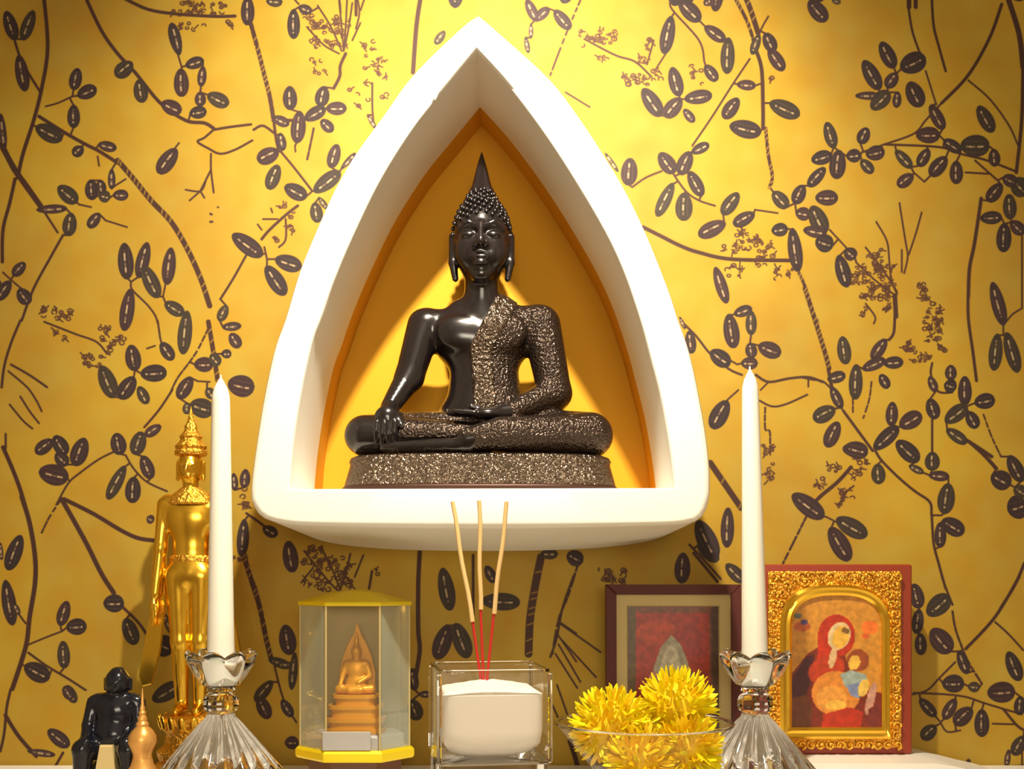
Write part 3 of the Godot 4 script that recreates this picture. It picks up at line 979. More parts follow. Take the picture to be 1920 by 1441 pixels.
func make_seated_statue() -> void:
	var z0 := 0.088
	var k := unit(z0)
	var floor_y := at(904, 915, NICHE_Z).y
	var base := Vector3(at(901, 915, z0).x, floor_y + 0.0005, z0)
	var t := thing("seated_statue", "dark bronze seated Buddha statue on an ornate pedestal inside the white niche", "statue", base)
	# pedestal: rounded slab with relief band
	var rings := []
	for q in [[254, 122, 0.0], [256, 124, 8.0], [255, 123, 10.0], [252, 120, 12.0], [250, 119, 20.0], [245, 115, 38.0], [241, 112, 52.0], [243, 113, 58.0], [240, 111, 64.0], [234, 106, 67.0]]:
		rings.append(rounded_outline(q[0] * k, q[1] * k, q[2] * k, 3.2, 96))
	var m := Soup.new()
	m.loft(rings.slice(3))
	part("pedestal", m.build(45.0), M.bronze_relief, t)
	m = Soup.new()
	m.loft(rings.slice(0, 4))
	part("pedestal_rim", m.build(40.0), M.bronze_rim, t)
	# body
	var f := RobedField.new(Vector3(-275, 58, -100), Vector3(275, 425, 132), 4.4)
	f.ell(Vector3(8, 150, -15), Vector3(90, 52, 52), 10)
	f.ell(Vector3(6, 205, -12), Vector3(66, 74, 42), 24)
	f.ell(Vector3(2, 292, -14), Vector3(92, 66, 46), 24)
	f.cap(Vector3(-92, 322, -16), 30, Vector3(102, 325, -16), 32, 16)
	f.cap(Vector3(-38, 350, -14), 20, Vector3(42, 352, -14), 20, 18)
	f.cap(Vector3(2, 345, -10), 34, Vector3(2, 408, -2), 31, 16)
	f.ell(Vector3(-42, 300, 20), Vector3(38, 30, 14), 14)
	f.ell(Vector3(46, 300, 20), Vector3(38, 30, 14), 14)
	# arms
	f.cap(Vector3(-106, 320, -14), 33, Vector3(-133, 220, 4), 27, 10)
	f.cap(Vector3(-133, 220, 4), 26, Vector3(-166, 156, 44), 17, 8)
	f.cap(Vector3(114, 322, -14), 35, Vector3(139, 190, 2), 30, 10)
	f.cap(Vector3(139, 190, 2), 29, Vector3(62, 148, 56), 19, 8)
	# crossed legs
	f.cap(Vector3(-60, 116, 0), 42, Vector3(-212, 108, 28), 38, 8)
	f.cap(Vector3(72, 118, 0), 44, Vector3(203, 108, 28), 41, 8)
	f.cap(Vector3(-212, 106, 32), 37, Vector3(10, 100, 58), 27, 3)
	f.cap(Vector3(203, 108, 40), 39, Vector3(40, 102, 92), 29, 2)
	f.cap(Vector3(40, 102, 92), 29, Vector3(-22, 92, 98), 19, 3)
	f.cap(Vector3(-18, 82, 100), 14, Vector3(-150, 80, 84), 10, 3)
	f.cap(Vector3(-150, 80, 84), 10, Vector3(-172, 79, 78), 8, 3)
	var net := blank_net()
	f.put(net, k)
	# right hand over the shin: palm, four fingers pointing down, thumb
	var h := Field.new(Vector3(-215, 62, 20), Vector3(-120, 186, 110), 2.4)
	h.cap(Vector3(-164, 160, 42), 17, Vector3(-168, 138, 62), 18, 6)
	h.ell(Vector3(-168, 134, 68), Vector3(23, 22, 11), 6)
	for q in 4:
		var x := -185.0 + q * 11.0
		var l: float = [34.0, 42.0, 46.0, 38.0][q]
		h.cap(Vector3(x, 126, 74), 6.2, Vector3(x - 1, 126 - l * 0.5, 79), 5.8, 3)
		h.cap(Vector3(x - 1, 126 - l * 0.5, 79), 5.6, Vector3(x - 1, 126 - l, 74), 4.6, 2)
	h.cap(Vector3(-149, 140, 66), 6.4, Vector3(-140, 118, 74), 5.2, 3)
	h.put(net, k)
	# left hand lying in the lap, palm up
	h = Field.new(Vector3(-75, 108, 40), Vector3(90, 178, 112), 2.6)
	h.cap(Vector3(66, 148, 56), 18, Vector3(34, 142, 68), 15, 6)
	h.ell(Vector3(14, 141, 72), Vector3(30, 11, 20), 6)
	for q in 4:
		var zz := 58.0 + q * 9.5
		var l2: float = [40.0, 48.0, 46.0, 36.0][q]
		h.cap(Vector3(-8, 141, zz), 5.6, Vector3(-8 - l2, 143 + q * 0.6, zz - 3), 4.6, 2.5)
	h.cap(Vector3(18, 146, 62), 6, Vector3(-16, 156, 66), 5, 3)
	h.put(net, k)
	# head
	h = Field.new(Vector3(-72, 380, -80), Vector3(76, 600, 90), 2.6)
	h.cap(Vector3(2, 372, -6), 33, Vector3(2, 420, -2), 30, 8)
	h.ell(Vector3(2, 478, -4), Vector3(53, 78, 60), 10)
	h.ell(Vector3(2, 440, 12), Vector3(40, 46, 40), 16)
	h.ell(Vector3(2, 404, 34), Vector3(17, 13, 14), 12)
	for s in [-1.0, 1.0]:
		h.ell(Vector3(2 + 26 * s, 446, 32), Vector3(20, 26, 18), 12)
		h.ell(Vector3(2 + 22 * s, 474, 54), Vector3(15, 9, 7), 6, true)
		h.ell(Vector3(2 + 22 * s, 473, 47), Vector3(15, 7, 8), 3)
		h.cap(Vector3(2 + 8 * s, 488, 56), 4, Vector3(2 + 24 * s, 495, 51), 4, 6)
		h.cap(Vector3(2 + 24 * s, 495, 51), 4, Vector3(2 + 42 * s, 486, 36), 3, 6)
		h.ell(Vector3(2 + 9 * s, 452, 58), Vector3(6, 6, 7), 5)
		h.cap(Vector3(2 + 54 * s, 486, -8), 8, Vector3(2 + 54 * s, 436, -2), 8, 5)
		h.cap(Vector3(2 + 54 * s, 436, -2), 8, Vector3(2 + 49 * s, 404, 4), 6, 4)
	h.cap(Vector3(2, 492, 56), 4.5, Vector3(2, 456, 68), 8, 6)
	h.ell(Vector3(2, 431, 54), Vector3(18, 5.2, 8), 4)
	h.ell(Vector3(2, 421, 53), Vector3(14, 6, 8), 4)
	h.put(net, k)
	part("figure", net_mesh(net), M.bronze, t)
	# robe and sash, cast slightly proud of the body
	f.which = 0
	var rb := blank_net()
	robe_net(f, 1.8, rb, k)
	part("robe", net_mesh(rb), M.bronze_ornament, t)
	f.which = 1
	var sb := blank_net()
	robe_net(f, 4.6, sb, k)
	part("sash", net_mesh(sb), M.bronze_relief, t)
	# curls of hair and the flame on top
	m = Soup.new()
	var ga := PI * (3.0 - sqrt(5.0))
	for i in 420:
		var y := 1.0 - 2.0 * (i + 0.5) / 420.0
		var r := sqrt(1.0 - y * y)
		var d := Vector3(cos(ga * i) * r, y, sin(ga * i) * r)
		var p := Vector3(2, 482, -6) + d * Vector3(55, 80, 61)
		var line := 514.0 if d.z > 0.25 else (lerpf(514.0, 420.0, clampf((0.25 - d.z) / 0.6, 0.0, 1.0)))
		if p.y > line + absf(d.x) * -14.0:
			m.add_ball(p * k, Vector3.ONE * 4.6 * k, 7, 5)
	for i in 70:
		var y := 1.0 - 1.2 * (i + 0.5) / 70.0
		var r := sqrt(maxf(0.0, 1.0 - y * y))
		m.add_ball((Vector3(2, 548, -6) + Vector3(cos(ga * i) * r, y, sin(ga * i) * r) * Vector3(30, 27, 30)) * k, Vector3.ONE * 4.2 * k, 7, 5)
	m.add_ball(Vector3(2, 548, -6) * k, Vector3(29, 26, 29) * k, 18, 10)
	part("hair", m.build(60.0), M.bronze, t)
	m = Soup.new()
	m.add_lathe([Vector2(21, 566) * k, Vector2(22, 572) * k, Vector2(17, 582) * k, Vector2(13.5, 596) * k, Vector2(10, 612) * k, Vector2(6, 628) * k, Vector2(3, 638) * k, Vector2(0.6, 645) * k], 28, Vector3(2, 0, -6) * k, 0.08, 8)
	part("flame_finial", m.build(50.0), M.bronze, t)

func robe_net(f: RobedField, grow: float, into: Array, k: float) -> void:
	var r := Field.new(f.o, f.o + Vector3.ONE, f.c)
	r.nx = f.nx
	r.ny = f.ny
	r.nz = f.nz
	r.f = f.f.duplicate()
	var i := 0
	for z in f.nz:
		for y in f.ny:
			for x in f.nx:
				var d := f.f[i] - grow
				if d < 14.0:
					d = maxf(d, f.region(f.o + Vector3(x, y, z) * f.c))
					d = maxf(d, -(f.f[i] + 7.0))      # hollow behind
				r.f[i] = d
				i += 1
	r.put(into, k)

func rounded_outline(a: float, b: float, y: float, power: float, n: int) -> PackedVector3Array:
	var ring := PackedVector3Array()
	for i in n:
		var t := TAU * i / n
		var c := cos(t)
		var s := sin(t)
		ring.append(Vector3(signf(c) * pow(absf(c), 2.0 / power) * a, y, -signf(s) * pow(absf(s), 2.0 / power) * b))
	return ring

# ---------------------------------------------------------------- gold standing statue
func make_gold_standing_statue() -> void:
	var z0 := 0.085
	var k := unit(z0)
	var foot := HORIZON + 0.2134 / k
	var base := Vector3(at(358, foot, z0).x, SHELF_Y, z0)
	var t := thing("standing_statue", "tall polished gold standing Buddha statue with pointed crown behind the left candle", "statue", base)
	var up := foot - 1461.0
	var net := blank_net()
	var f := Field.new(Vector3(-100, 100, -52), Vector3(100, 640, 62), 3.0)
	f.ell(Vector3(0, 488, 0), Vector3(48, 44, 27), 10)
	f.ell(Vector3(0, 436, 0), Vector3(33, 50, 22), 14)
	f.ell(Vector3(0, 384, 0), Vector3(45, 38, 29), 14)
	f.cap(Vector3(-42, 516, -2), 17, Vector3(42, 516, -2), 17, 10)
	f.cap(Vector3(0, 520, 0), 15, Vector3(0, 560, 2), 14, 8)
	f.ell(Vector3(0, 583, 4), Vector3(23, 33, 26), 5)
	f.cap(Vector3(0, 590, 28), 2.5, Vector3(0, 575, 33), 4, 3)
	f.ell(Vector3(0, 565, 27), Vector3(8, 3, 4), 2)
	f.cap(Vector3(-24, 592, 0), 4, Vector3(-24, 560, 2), 4, 3)
	f.cap(Vector3(24, 592, 0), 4, Vector3(24, 560, 2), 4, 3)
	for s in [-1.0, 1.0]:
		f.ell(Vector3(9.5 * s, 586, 25), Vector3(7, 3.5, 4), 3)
		f.cap(Vector3(50 * s, 512, -2), 14, Vector3(56 * s, 432, 2), 12, 6)
		f.cap(Vector3(56 * s, 432, 2), 12, Vector3(64 * s, 345, 8), 9, 5)
		f.ell(Vector3(66 * s, 322, 10), Vector3(8, 18, 11), 4)
		for q in 3:
			f.cap(Vector3(66 * s, 312, 4.0 + q * 6), 3.6, Vector3(67 * s, 288, 3.0 + q * 6), 3, 2)
		f.cap(Vector3(60 * s, 325, 18), 3.6, Vector3(58 * s, 304, 22), 3, 2)
		f.cap(Vector3(22 * s, 378, 2), 26, Vector3(19 * s, 258, 2), 18, 6)
		f.cap(Vector3(19 * s, 258, 2), 18, Vector3(17 * s, 138, 0), 12, 6)
		f.cap(Vector3(17 * s, 136, 0), 11, Vector3(19 * s, 128, 32), 8, 5)
	f.put(net, k)
	part("figure", net_mesh(net), M.gold, t)
	# belt, collar and crown
	var m := Soup.new()
	m.loft([ring_at(36, 24, 404, k), ring_at(39, 26, 407, k), ring_at(39, 26, 415, k), ring_at(36, 24, 418, k)], true, false, false)
	part("belt", m.build(50.0), M.gold_rough, t)
	m = Soup.new()
	m.loft([ring_at(44, 26, 512, k), ring_at(46, 29, 516, k), ring_at(34, 24, 532, k), ring_at(17, 17, 545, k), ring_at(14, 14, 544, k)], true, false, false)
	part("collar", m.build(50.0), M.gold_rough, t)
	part("crown", lathe_mesh([Vector2(24, 604) * k, Vector2(29, 606) * k, Vector2(30, 612) * k, Vector2(27, 616) * k, Vector2(29, 622) * k, Vector2(21, 630) * k, Vector2(19, 636) * k, Vector2(21, 640) * k, Vector2(13, 650) * k, Vector2(11, 656) * k, Vector2(12, 659) * k, Vector2(7, 668) * k, Vector2(5, 676) * k, Vector2(2.5, 688) * k, Vector2(0.5, 697) * k], 28, 50.0, 0.05, 10), M.gold_rough, t)
	# robe panels flaring beside the legs
	for s in [-1.0, 1.0]:
		m = Soup.new()
		var o := []
		for q in [[48, 440], [60, 420], [73, 330], [88, 262], [99, 190], [92, 172], [76, 176], [60, 236], [50, 320]]:
			o.append(Vector2(q[0] * s, q[1]) * k)
		m.add_prism(o, 7 * k, Vector3(0, 0, -10 * k), 2 * k)
		part("robe_panel", m.build(30.0), M.gold, t)
	part("pedestal", lathe_mesh([Vector2(72, 0) * k, Vector2(74, 8) * k, Vector2(70, 26) * k, Vector2(56, 36) * k, Vector2(60, 44) * k, Vector2(62, 54) * k, Vector2(48, 66) * k, Vector2(44, 84) * k, Vector2(50, 96) * k, Vector2(56, 104) * k, Vector2(54, 118) * k, Vector2(46, 122) * k], 40, 40.0), M.gold_rough, t)
	var pm := Soup.new()
	pm.add_ball(Vector3.ZERO, Vector3(8, 15, 5) * k, 10, 7)
	var petal := pm.build(80.0)
	for i in 16:
		var a := TAU * i / 16.0
		part("lotus_petal", petal, M.gold, t, Vector3(sin(a) * 55, 108, cos(a) * 55) * k, Vector3(0.25, a, 0))

func ring_at(rx: float, rz: float, y: float, k: float) -> PackedVector3Array:
	var ring := PackedVector3Array()
	for i in 36:
		var a := TAU * i / 36.0
		ring.append(Vector3(cos(a) * rx, y, -sin(a) * rz) * k)
	return ring

# ---------------------------------------------------------------- candles in crystal holders
func make_candles() -> void:
	var z0 := 0.20
	var k := unit(z0)
	var spots := [[414.0, 0.0, "white taper candle beside the gold standing statue", "clear cut-crystal candle holder beside the gold standing statue", 703.0, 17.0, 25.0],
		[1416.0, 0.017, "white taper candle in front of the gold icon", "clear cut-crystal candle holder in front of the gold icon", 687.0, 15.5, 24.0]]
	var sy := HORIZON + 0.2134 / k
	for q in spots:
		var base := Vector3(at(q[0], sy, z0).x, SHELF_Y, z0)
		var t := thing("candle_holder", q[3], "candle holder", base, "crystal candle holders")
		var rings := []
		for p in [[148, 0.4, 0.01], [151, 3, 0.01], [150, 7, 0.02], [125, 38, 0.05], [93, 77, 0.06], [60, 118, 0.06], [34, 150, 0.05], [27, 158, 0.01], [25, 164, 0.0]]:
			var ring := PackedVector3Array()
			for i in 144:
				var a := TAU * i / 144.0
				var r: float = p[0] * (1.0 + p[2] * (absf(sin(a * 9.0)) * 2.0 - 1.0))
				ring.append(Vector3(cos(a) * r, p[1], -sin(a) * r) * k)
			rings.append(ring)
		var m := Soup.new()
		m.loft(rings)
		part("base", m.build(30.0), M.crystal, t)
		part("neck_ring", lathe_mesh([Vector2(21, 164.6) * k, Vector2(30, 170) * k, Vector2(33.5, 178) * k, Vector2(33.5, 190) * k, Vector2(30, 198) * k, Vector2(21, 203) * k], 10, 20.0), M.crystal, t)
		part("collar", lathe_mesh([Vector2(23, 203.6) * k, Vector2(27, 207) * k, Vector2(25, 212) * k, Vector2(27, 215) * k], 32, 30.0), M.crystal, t)
		rings = []
		for p in [[27, 215.6, 0, 0], [36, 219, 0.02, 0], [48, 236, 0.05, 0], [58, 256, 0.08, 2], [62, 270, 0.09, 5], [58, 277, 0.09, 6], [49, 273, 0.05, 4], [38, 262, 0.02, 2], [31, 246, 0, 0], [28, 232, 0, 0], [26.8, 221, 0, 0]]:
			var ring := PackedVector3Array()
			for i in 128:
				var a := TAU * i / 128.0
				var w := absf(cos(a * 4.0)) * 2.0 - 1.0
				var r: float = p[0] * (1.0 + p[2] * w)
				ring.append(Vector3(cos(a) * r, p[1] + p[3] * w, -sin(a) * r) * k)
			rings.append(ring)
		m = Soup.new()
		m.loft(rings)
		part("petal_cup", m.build(35.0), M.crystal, t)
		# the candle
		var top: float = sy - q[4]
		var y0 := 221.6
		var c := thing("taper_candle", q[2], "candle", base + Vector3(0, y0 * k, 0), "white taper candles")
		var rt: float = q[5]
		var rb: float = q[6]
		top -= y0
		part("wax", lathe_mesh([Vector2(rb - 1.5, 0) * k, Vector2(rb, 4) * k, Vector2(rb, 60) * k, Vector2(lerpf(rb, rt, 0.5), top * 0.5) * k, Vector2(rt, top - 52) * k, Vector2(rt - 1, top - 38) * k, Vector2(rt * 0.72, top - 24) * k, Vector2(rt * 0.34, top - 12) * k, Vector2(2.2, top - 6) * k], 36, 50.0), M.wax, c, Vector3.ZERO, Vector3(0, 0, q[1]))
		part("wick", lathe_mesh([Vector2(1.8, top - 7) * k, Vector2(1.7, top - 1) * k, Vector2(1.0, top + 1) * k], 8), M.wick, c, Vector3.ZERO, Vector3(0, 0, q[1]))

# ---------------------------------------------------------------- painted pictures (flat print)
func fill_poly(img: Image, pts: Array, c: Color) -> void:
	var o := PackedVector2Array()
	for q in pts:
		o.append(Vector2(q[0], q[1]))
	var r := Rect2(o[0], Vector2.ZERO)
	for q in o:
		r = r.expand(q)
	for y in range(maxi(0, int(r.position.y)), mini(img.get_height() - 1, int(r.end.y)) + 1):
		for x in range(maxi(0, int(r.position.x)), mini(img.get_width() - 1, int(r.end.x)) + 1):
			if Geometry2D.is_point_in_polygon(Vector2(x, y), o):
				img.set_pixel(x, y, c)

func fill_oval(img: Image, cx: float, cy: float, rx: float, ry: float, c: Color, turn := 0.0) -> void:
	var g := maxf(rx, ry)
	for y in range(maxi(0, int(cy - g)), mini(img.get_height() - 1, int(cy + g)) + 1):
		for x in range(maxi(0, int(cx - g)), mini(img.get_width() - 1, int(cx + g)) + 1):
			var d := Vector2(x - cx, y - cy).rotated(-turn)
			var e := Vector2(d.x / rx, d.y / ry).length_squared()
			if e <= 1.0:
				img.set_pixel(x, y, c)

func mottle(img: Image, amount: float, s: int) -> void:
	var n := FastNoiseLite.new()
	n.seed = s
	n.frequency = 0.06
	for y in img.get_height():
		for x in img.get_width():
			var v := 1.0 + amount * n.get_noise_2d(x, y)
			var c := img.get_pixel(x, y)
			img.set_pixel(x, y, Color(c.r * v, c.g * v, c.b * v))

func soften(img: Image, f: float) -> void:
	var w := img.get_width()
	var h := img.get_height()
	img.resize(int(w * f), int(h * f), Image.INTERPOLATE_BILINEAR)
	img.resize(w, h, Image.INTERPOLATE_CUBIC)

func icon_picture() -> Image:
	# a generic mother and child in red on a gold ground; 170 x 252
	var img := Image.create(170, 252, false, Image.FORMAT_RGB8)
	img.fill(srgb(196, 132, 44))
	fill_oval(img, 20, 60, 16, 9, srgb(186, 88, 44))
	fill_oval(img, 24, 52, 7, 5, srgb(84, 60, 110))
	fill_oval(img, 12, 40, 8, 5, srgb(96, 104, 84))
	fill_oval(img, 148, 62, 16, 13, srgb(226, 112, 38))
	fill_oval(img, 140, 78, 7, 5, srgb(214, 92, 40))
	fill_poly(img, [[0,150],[30,112],[52,98],[100,110],[118,170],[170,186],[170,252],[0,252]], srgb(118, 38, 18))
	fill_poly(img, [[0,162],[26,118],[44,112],[34,170],[20,214],[0,226]], srgb(74, 26, 34))
	fill_oval(img, 85, 78, 35, 40, srgb(176, 44, 16))
	fill_poly(img, [[52,74],[48,128],[80,150],[96,140],[76,120],[62,86]], srgb(186, 46, 16))
	fill_oval(img, 66, 142, 36, 26, srgb(178, 54, 20), -0.4)
	fill_oval(img, 90, 78, 21, 27, srgb(206, 176, 128), 0.35)
	fill_oval(img, 93, 80, 15, 22, srgb(226, 170, 62), 0.35)
	fill_oval(img, 102, 68, 8, 5, srgb(120, 84, 40), 0.3)
	fill_oval(img, 78, 118, 7, 22, srgb(208, 168, 120), 0.2)
	fill_oval(img, 84, 186, 46, 42, srgb(206, 126, 44))
	fill_oval(img, 76, 196, 30, 24, srgb(218, 146, 58))
	fill_oval(img, 126, 124, 21, 21, srgb(146, 66, 28))
	fill_oval(img, 119, 128, 11, 14, srgb(226, 176, 70), 0.3)
	fill_poly(img, [[92,150],[112,142],[140,150],[146,168],[120,188],[100,172]], srgb(150, 164, 156))
	fill_poly(img, [[104,172],[130,164],[140,176],[128,196],[112,190]], srgb(120, 132, 170))
	fill_oval(img, 136, 176, 10, 17, srgb(220, 178, 80), 0.3)
	fill_oval(img, 150, 196, 8, 32, srgb(190, 138, 118), 0.25)
	fill_poly(img, [[60,226],[110,212],[136,222],[130,252],[56,252]], srgb(176, 46, 16))
	fill_oval(img, 84, 208, 20, 9, srgb(232, 176, 66))
	fill_poly(img, [[0,196],[28,188],[40,216],[36,252],[0,252]], srgb(108, 54, 24))
	fill_poly(img, [[146,216],[170,200],[170,252],[142,252]], srgb(112, 40, 34))
	soften(img, 0.42)
	mottle(img, 0.16, 3)
	return img

func throne_picture() -> Image:
	# grey pointed throne with a small figure on a deep red hanging; 180 x 240
	var img := Image.create(180, 240, false, Image.FORMAT_RGB8)
	img.fill(srgb(112, 62, 40))
	fill_poly(img, [[18,12],[160,12],[160,210],[18,210]], srgb(150, 44, 26))
	fill_oval(img, 60, 44, 40, 22, srgb(170, 58, 28))
	fill_oval(img, 120, 60, 34, 26, srgb(146, 40, 30))
	fill_poly(img, [[0,0],[16,0],[16,240],[0,240]], srgb(92, 70, 40))
	fill_poly(img, [[164,0],[180,0],[180,240],[164,240]], srgb(70, 44, 28))
	fill_poly(img, [[86,48],[104,62],[118,92],[128,132],[132,220],[36,220],[42,140],[52,100],[66,66]], srgb(150, 140, 116))
	fill_poly(img, [[85,62],[98,76],[108,104],[100,120],[70,120],[62,104],[72,78]], srgb(176, 166, 140))
	fill_oval(img, 52, 122, 10, 14, srgb(182, 120, 104))
	fill_oval(img, 118, 118, 14, 12, srgb(92, 70, 110))
	fill_oval(img, 84, 118, 15, 12, srgb(90, 76, 60))
	fill_poly(img, [[56,140],[112,140],[120,220],[48,220]], srgb(168, 132, 84))
	soften(img, 0.35)
	mottle(img, 0.25, 9)
	return img

# ---------------------------------------------------------------- gold icon in red wood
func make_icon() -> void:
	var z0 := 0.066
	var k := unit(z0)
	var cx := 1570.0
	var by := 1414.0
	# folded white cloth that the icon stands on
	var bottom := at(cx, by, z0)
	var cloth := thing("folded_cloth", "folded white cloth lying on the shelf under the gold icon", "cloth", Vector3(bottom.x, SHELF_Y, z0))
	var hc := bottom.y - SHELF_Y
	var outline := []
	for q in [[-150, 0], [-152, 0.55], [-146, 0.92], [-138, 1.0], [150, 1.0], [185, 0.86], [220, 0.62], [262, 0.34], [300, 0.12], [316, 0.0]]:
		outline.append(Vector2(q[0] * k, q[1] * hc))
	var m := Soup.new()
	m.add_prism(outline, 0.115, Vector3(0, 0, -0.06), 0.002)
	part("cloth", m.build(60.0), M.shelf_white, cloth)
	var t := thing("icon_frame", "gold arched icon of a red-robed mother and child in a red wooden frame", "icon", bottom + Vector3(0, 0.0003, 0))
	var W := 282.0
	var H := 356.0
	part("wooden_back", box_mesh(Vector3(W * k, H * k, 0.034), 0.0015, Vector3(0, H / 2 * k, -0.018)), M.red_wood, t)
	part("gold_plate", box_mesh(Vector3(250, 330, 0) * k + Vector3(0, 0, 0.004), 0.001, Vector3(-6 * k, 178 * k, 0.0012)), M.gold_rough, t)
	# arched moulding
	var outer := arch_outline(-110, 98, 30, 318, 84)
	var inner := arch_outline(-88, 80, 52, 298, 66)
	var rings := []
	for q in [[0.0, 0.002], [0.0, 0.006], [0.25, 0.009], [0.5, 0.0075], [0.75, 0.0085], [1.0, 0.006], [1.0, 0.002]]:
		var ring := PackedVector3Array()
		for i in outer.size():
			var p: Vector2 = outer[i].lerp(inner[i], q[0]) * k
			ring.append(Vector3(p.x, p.y, q[1]))
		rings.append(ring)
	m = Soup.new()
	m.loft(rings, true, false, false)
	part("arch_moulding", m.build(40.0), M.gold, t)
	var pm := Soup.new()
	var shape := []
	for p in inner:
		shape.append(p * k)
	pm.add_prism(shape, 0.0016, Vector3(0, 0, 0.002))
	var pic := mat("icon_paint", Color(1, 1, 1), 0.45)
	pic.albedo_texture = ImageTexture.create_from_image(icon_picture())
	part("painting", pm.build(20.0, Rect2(-88 * k, 50 * k, 168 * k, 250 * k)), pic, t)
	# carved scrolls round the border
	var scrolls := []
	for v in 3:
		var sm := Soup.new()
		var path := []
		for i in 11:
			var a := i * 0.62 + v
			var r := (8.5 - i * 0.62) * k
			path.append(Vector3(cos(a) * r, sin(a) * r, 0.0))
		sm.add_tube(path, 2.9 * k, 6, 2.2 * k)
		sm.add_ball(Vector3.ZERO, Vector3(3, 3, 3) * k, 7, 5)
		scrolls.append(sm.build(60.0))
	var g := RandomNumberGenerator.new()
	g.seed = 12
	var places := []
	for i in 14:
		places.append(Vector2(-122 + i * 17.9, 333))
		places.append(Vector2(-122 + i * 17.9, 18))
	for i in 17:
		places.append(Vector2(-121, 36 + i * 17.6))
		places.append(Vector2(109, 36 + i * 17.6))
	for p in [[-98, 316], [-102, 300], [-82, 320], [86, 316], [92, 300], [72, 321], [-62, 324], [50, 325], [-106, 282], [98, 280], [-30, 328], [10, 328]]:
		places.append(Vector2(p[0], p[1]))
	for p in places:
		part("carved_scroll", scrolls[g.randi() % 3], M.gold_rough, t, Vector3(p.x * k, p.y * k, 0.0042), Vector3(0, 0, g.randf() * TAU))

func arch_outline(x0: float, x1: float, y0: float, y1: float, rise: float) -> PackedVector2Array:
	var o := PackedVector2Array()
	var mid := (x0 + x1) / 2.0
	var half := (x1 - x0) / 2.0
	for i in 12:
		o.append(Vector2(lerpf(x0, x1, i / 12.0), y0))
	for i in 16:
		o.append(Vector2(x1, lerpf(y0, y1 - rise, i / 16.0)))
	for i in 40:
		var a := PI * i / 40.0
		o.append(Vector2(mid + signf(cos(a)) * pow(absf(cos(a)), 0.75) * half, y1 - rise + pow(sin(a), 0.75) * rise))
	for i in 16:
		o.append(Vector2(x0, lerpf(y1 - rise, y0, i / 16.0)))
	return o

# ---------------------------------------------------------------- dark wooden frame with a red picture
func make_framed_print() -> void:
	var z0 := 0.05
	var k := unit(z0)
	var sy := HORIZON + 0.2134 / k
	var t := thing("picture_frame", "dark red wooden frame with a gold mat and a red picture behind the yellow flowers", "picture frame", Vector3(at(1262, sy, z0).x, SHELF_Y + 0.0004, z0 + 0.004))
	var W := 252.0
	var H := sy - 1096.0
	t.rotation.x = -0.03
	var b := 19.0
	for s in 4:
		var m := Soup.new()
		var o: Array
		if s == 0:
			o = [Vector2(-W / 2, H), Vector2(W / 2, H), Vector2(W / 2 - b, H - b), Vector2(-W / 2 + b, H - b)]
		elif s == 1:
			o = [Vector2(-W / 2, 0), Vector2(W / 2, 0), Vector2(W / 2 - b, b), Vector2(-W / 2 + b, b)]
		elif s == 2:
			o = [Vector2(-W / 2, 0), Vector2(-W / 2, H), Vector2(-W / 2 + b, H - b), Vector2(-W / 2 + b, b)]
		else:
			o = [Vector2(W / 2, 0), Vector2(W / 2, H), Vector2(W / 2 - b, H - b), Vector2(W / 2 - b, b)]
		for i in 4:
			o[i] *= k
		m.add_prism(o, 0.016, Vector3(0, 0, -0.008), 0.001)
		part("frame_rail", m.build(20.0), M.dark_red_wood, t)
	var w2 := W / 2 - b
	var rings := []
	for q in [[w2 + 1, b - 1.0, 0.001], [w2 + 1, b - 1.0, 0.004], [w2 - 20, b + 20.0, 0.003], [w2 - 22, b + 22.0, 0.001]]:
		rings.append(PackedVector3Array([Vector3(-q[0] * k, q[1] * k, q[2]), Vector3(q[0] * k, q[1] * k, q[2]), Vector3(q[0] * k, (H - q[1]) * k, q[2]), Vector3(-q[0] * k, (H - q[1]) * k, q[2])]))
	var mm := Soup.new()
	mm.loft(rings, true, false, false)
	part("mat_border", mm.build(20.0), M.mat_board, t)
	var pic := mat("throne_print", Color(1, 1, 1), 0.4)
	pic.albedo_texture = ImageTexture.create_from_image(throne_picture())
	var p := Soup.new()
	p.add_box(Vector3(0, H / 2 * k, -0.001), Vector3(w2 * 2 * k, (H - b * 2 + 2) * k, 0.004))
	part("picture", p.build(20.0, Rect2(-(w2 - 20) * k, (b + 21) * k, (w2 - 20) * 2 * k, (H - b * 2 - 42) * k)), pic, t)
	part("backing", box_mesh(Vector3((W - 6) * k, (H - 6) * k, 0.005), 0.0, Vector3(0, H / 2 * k, -0.0057)), M.brown_wood, t)

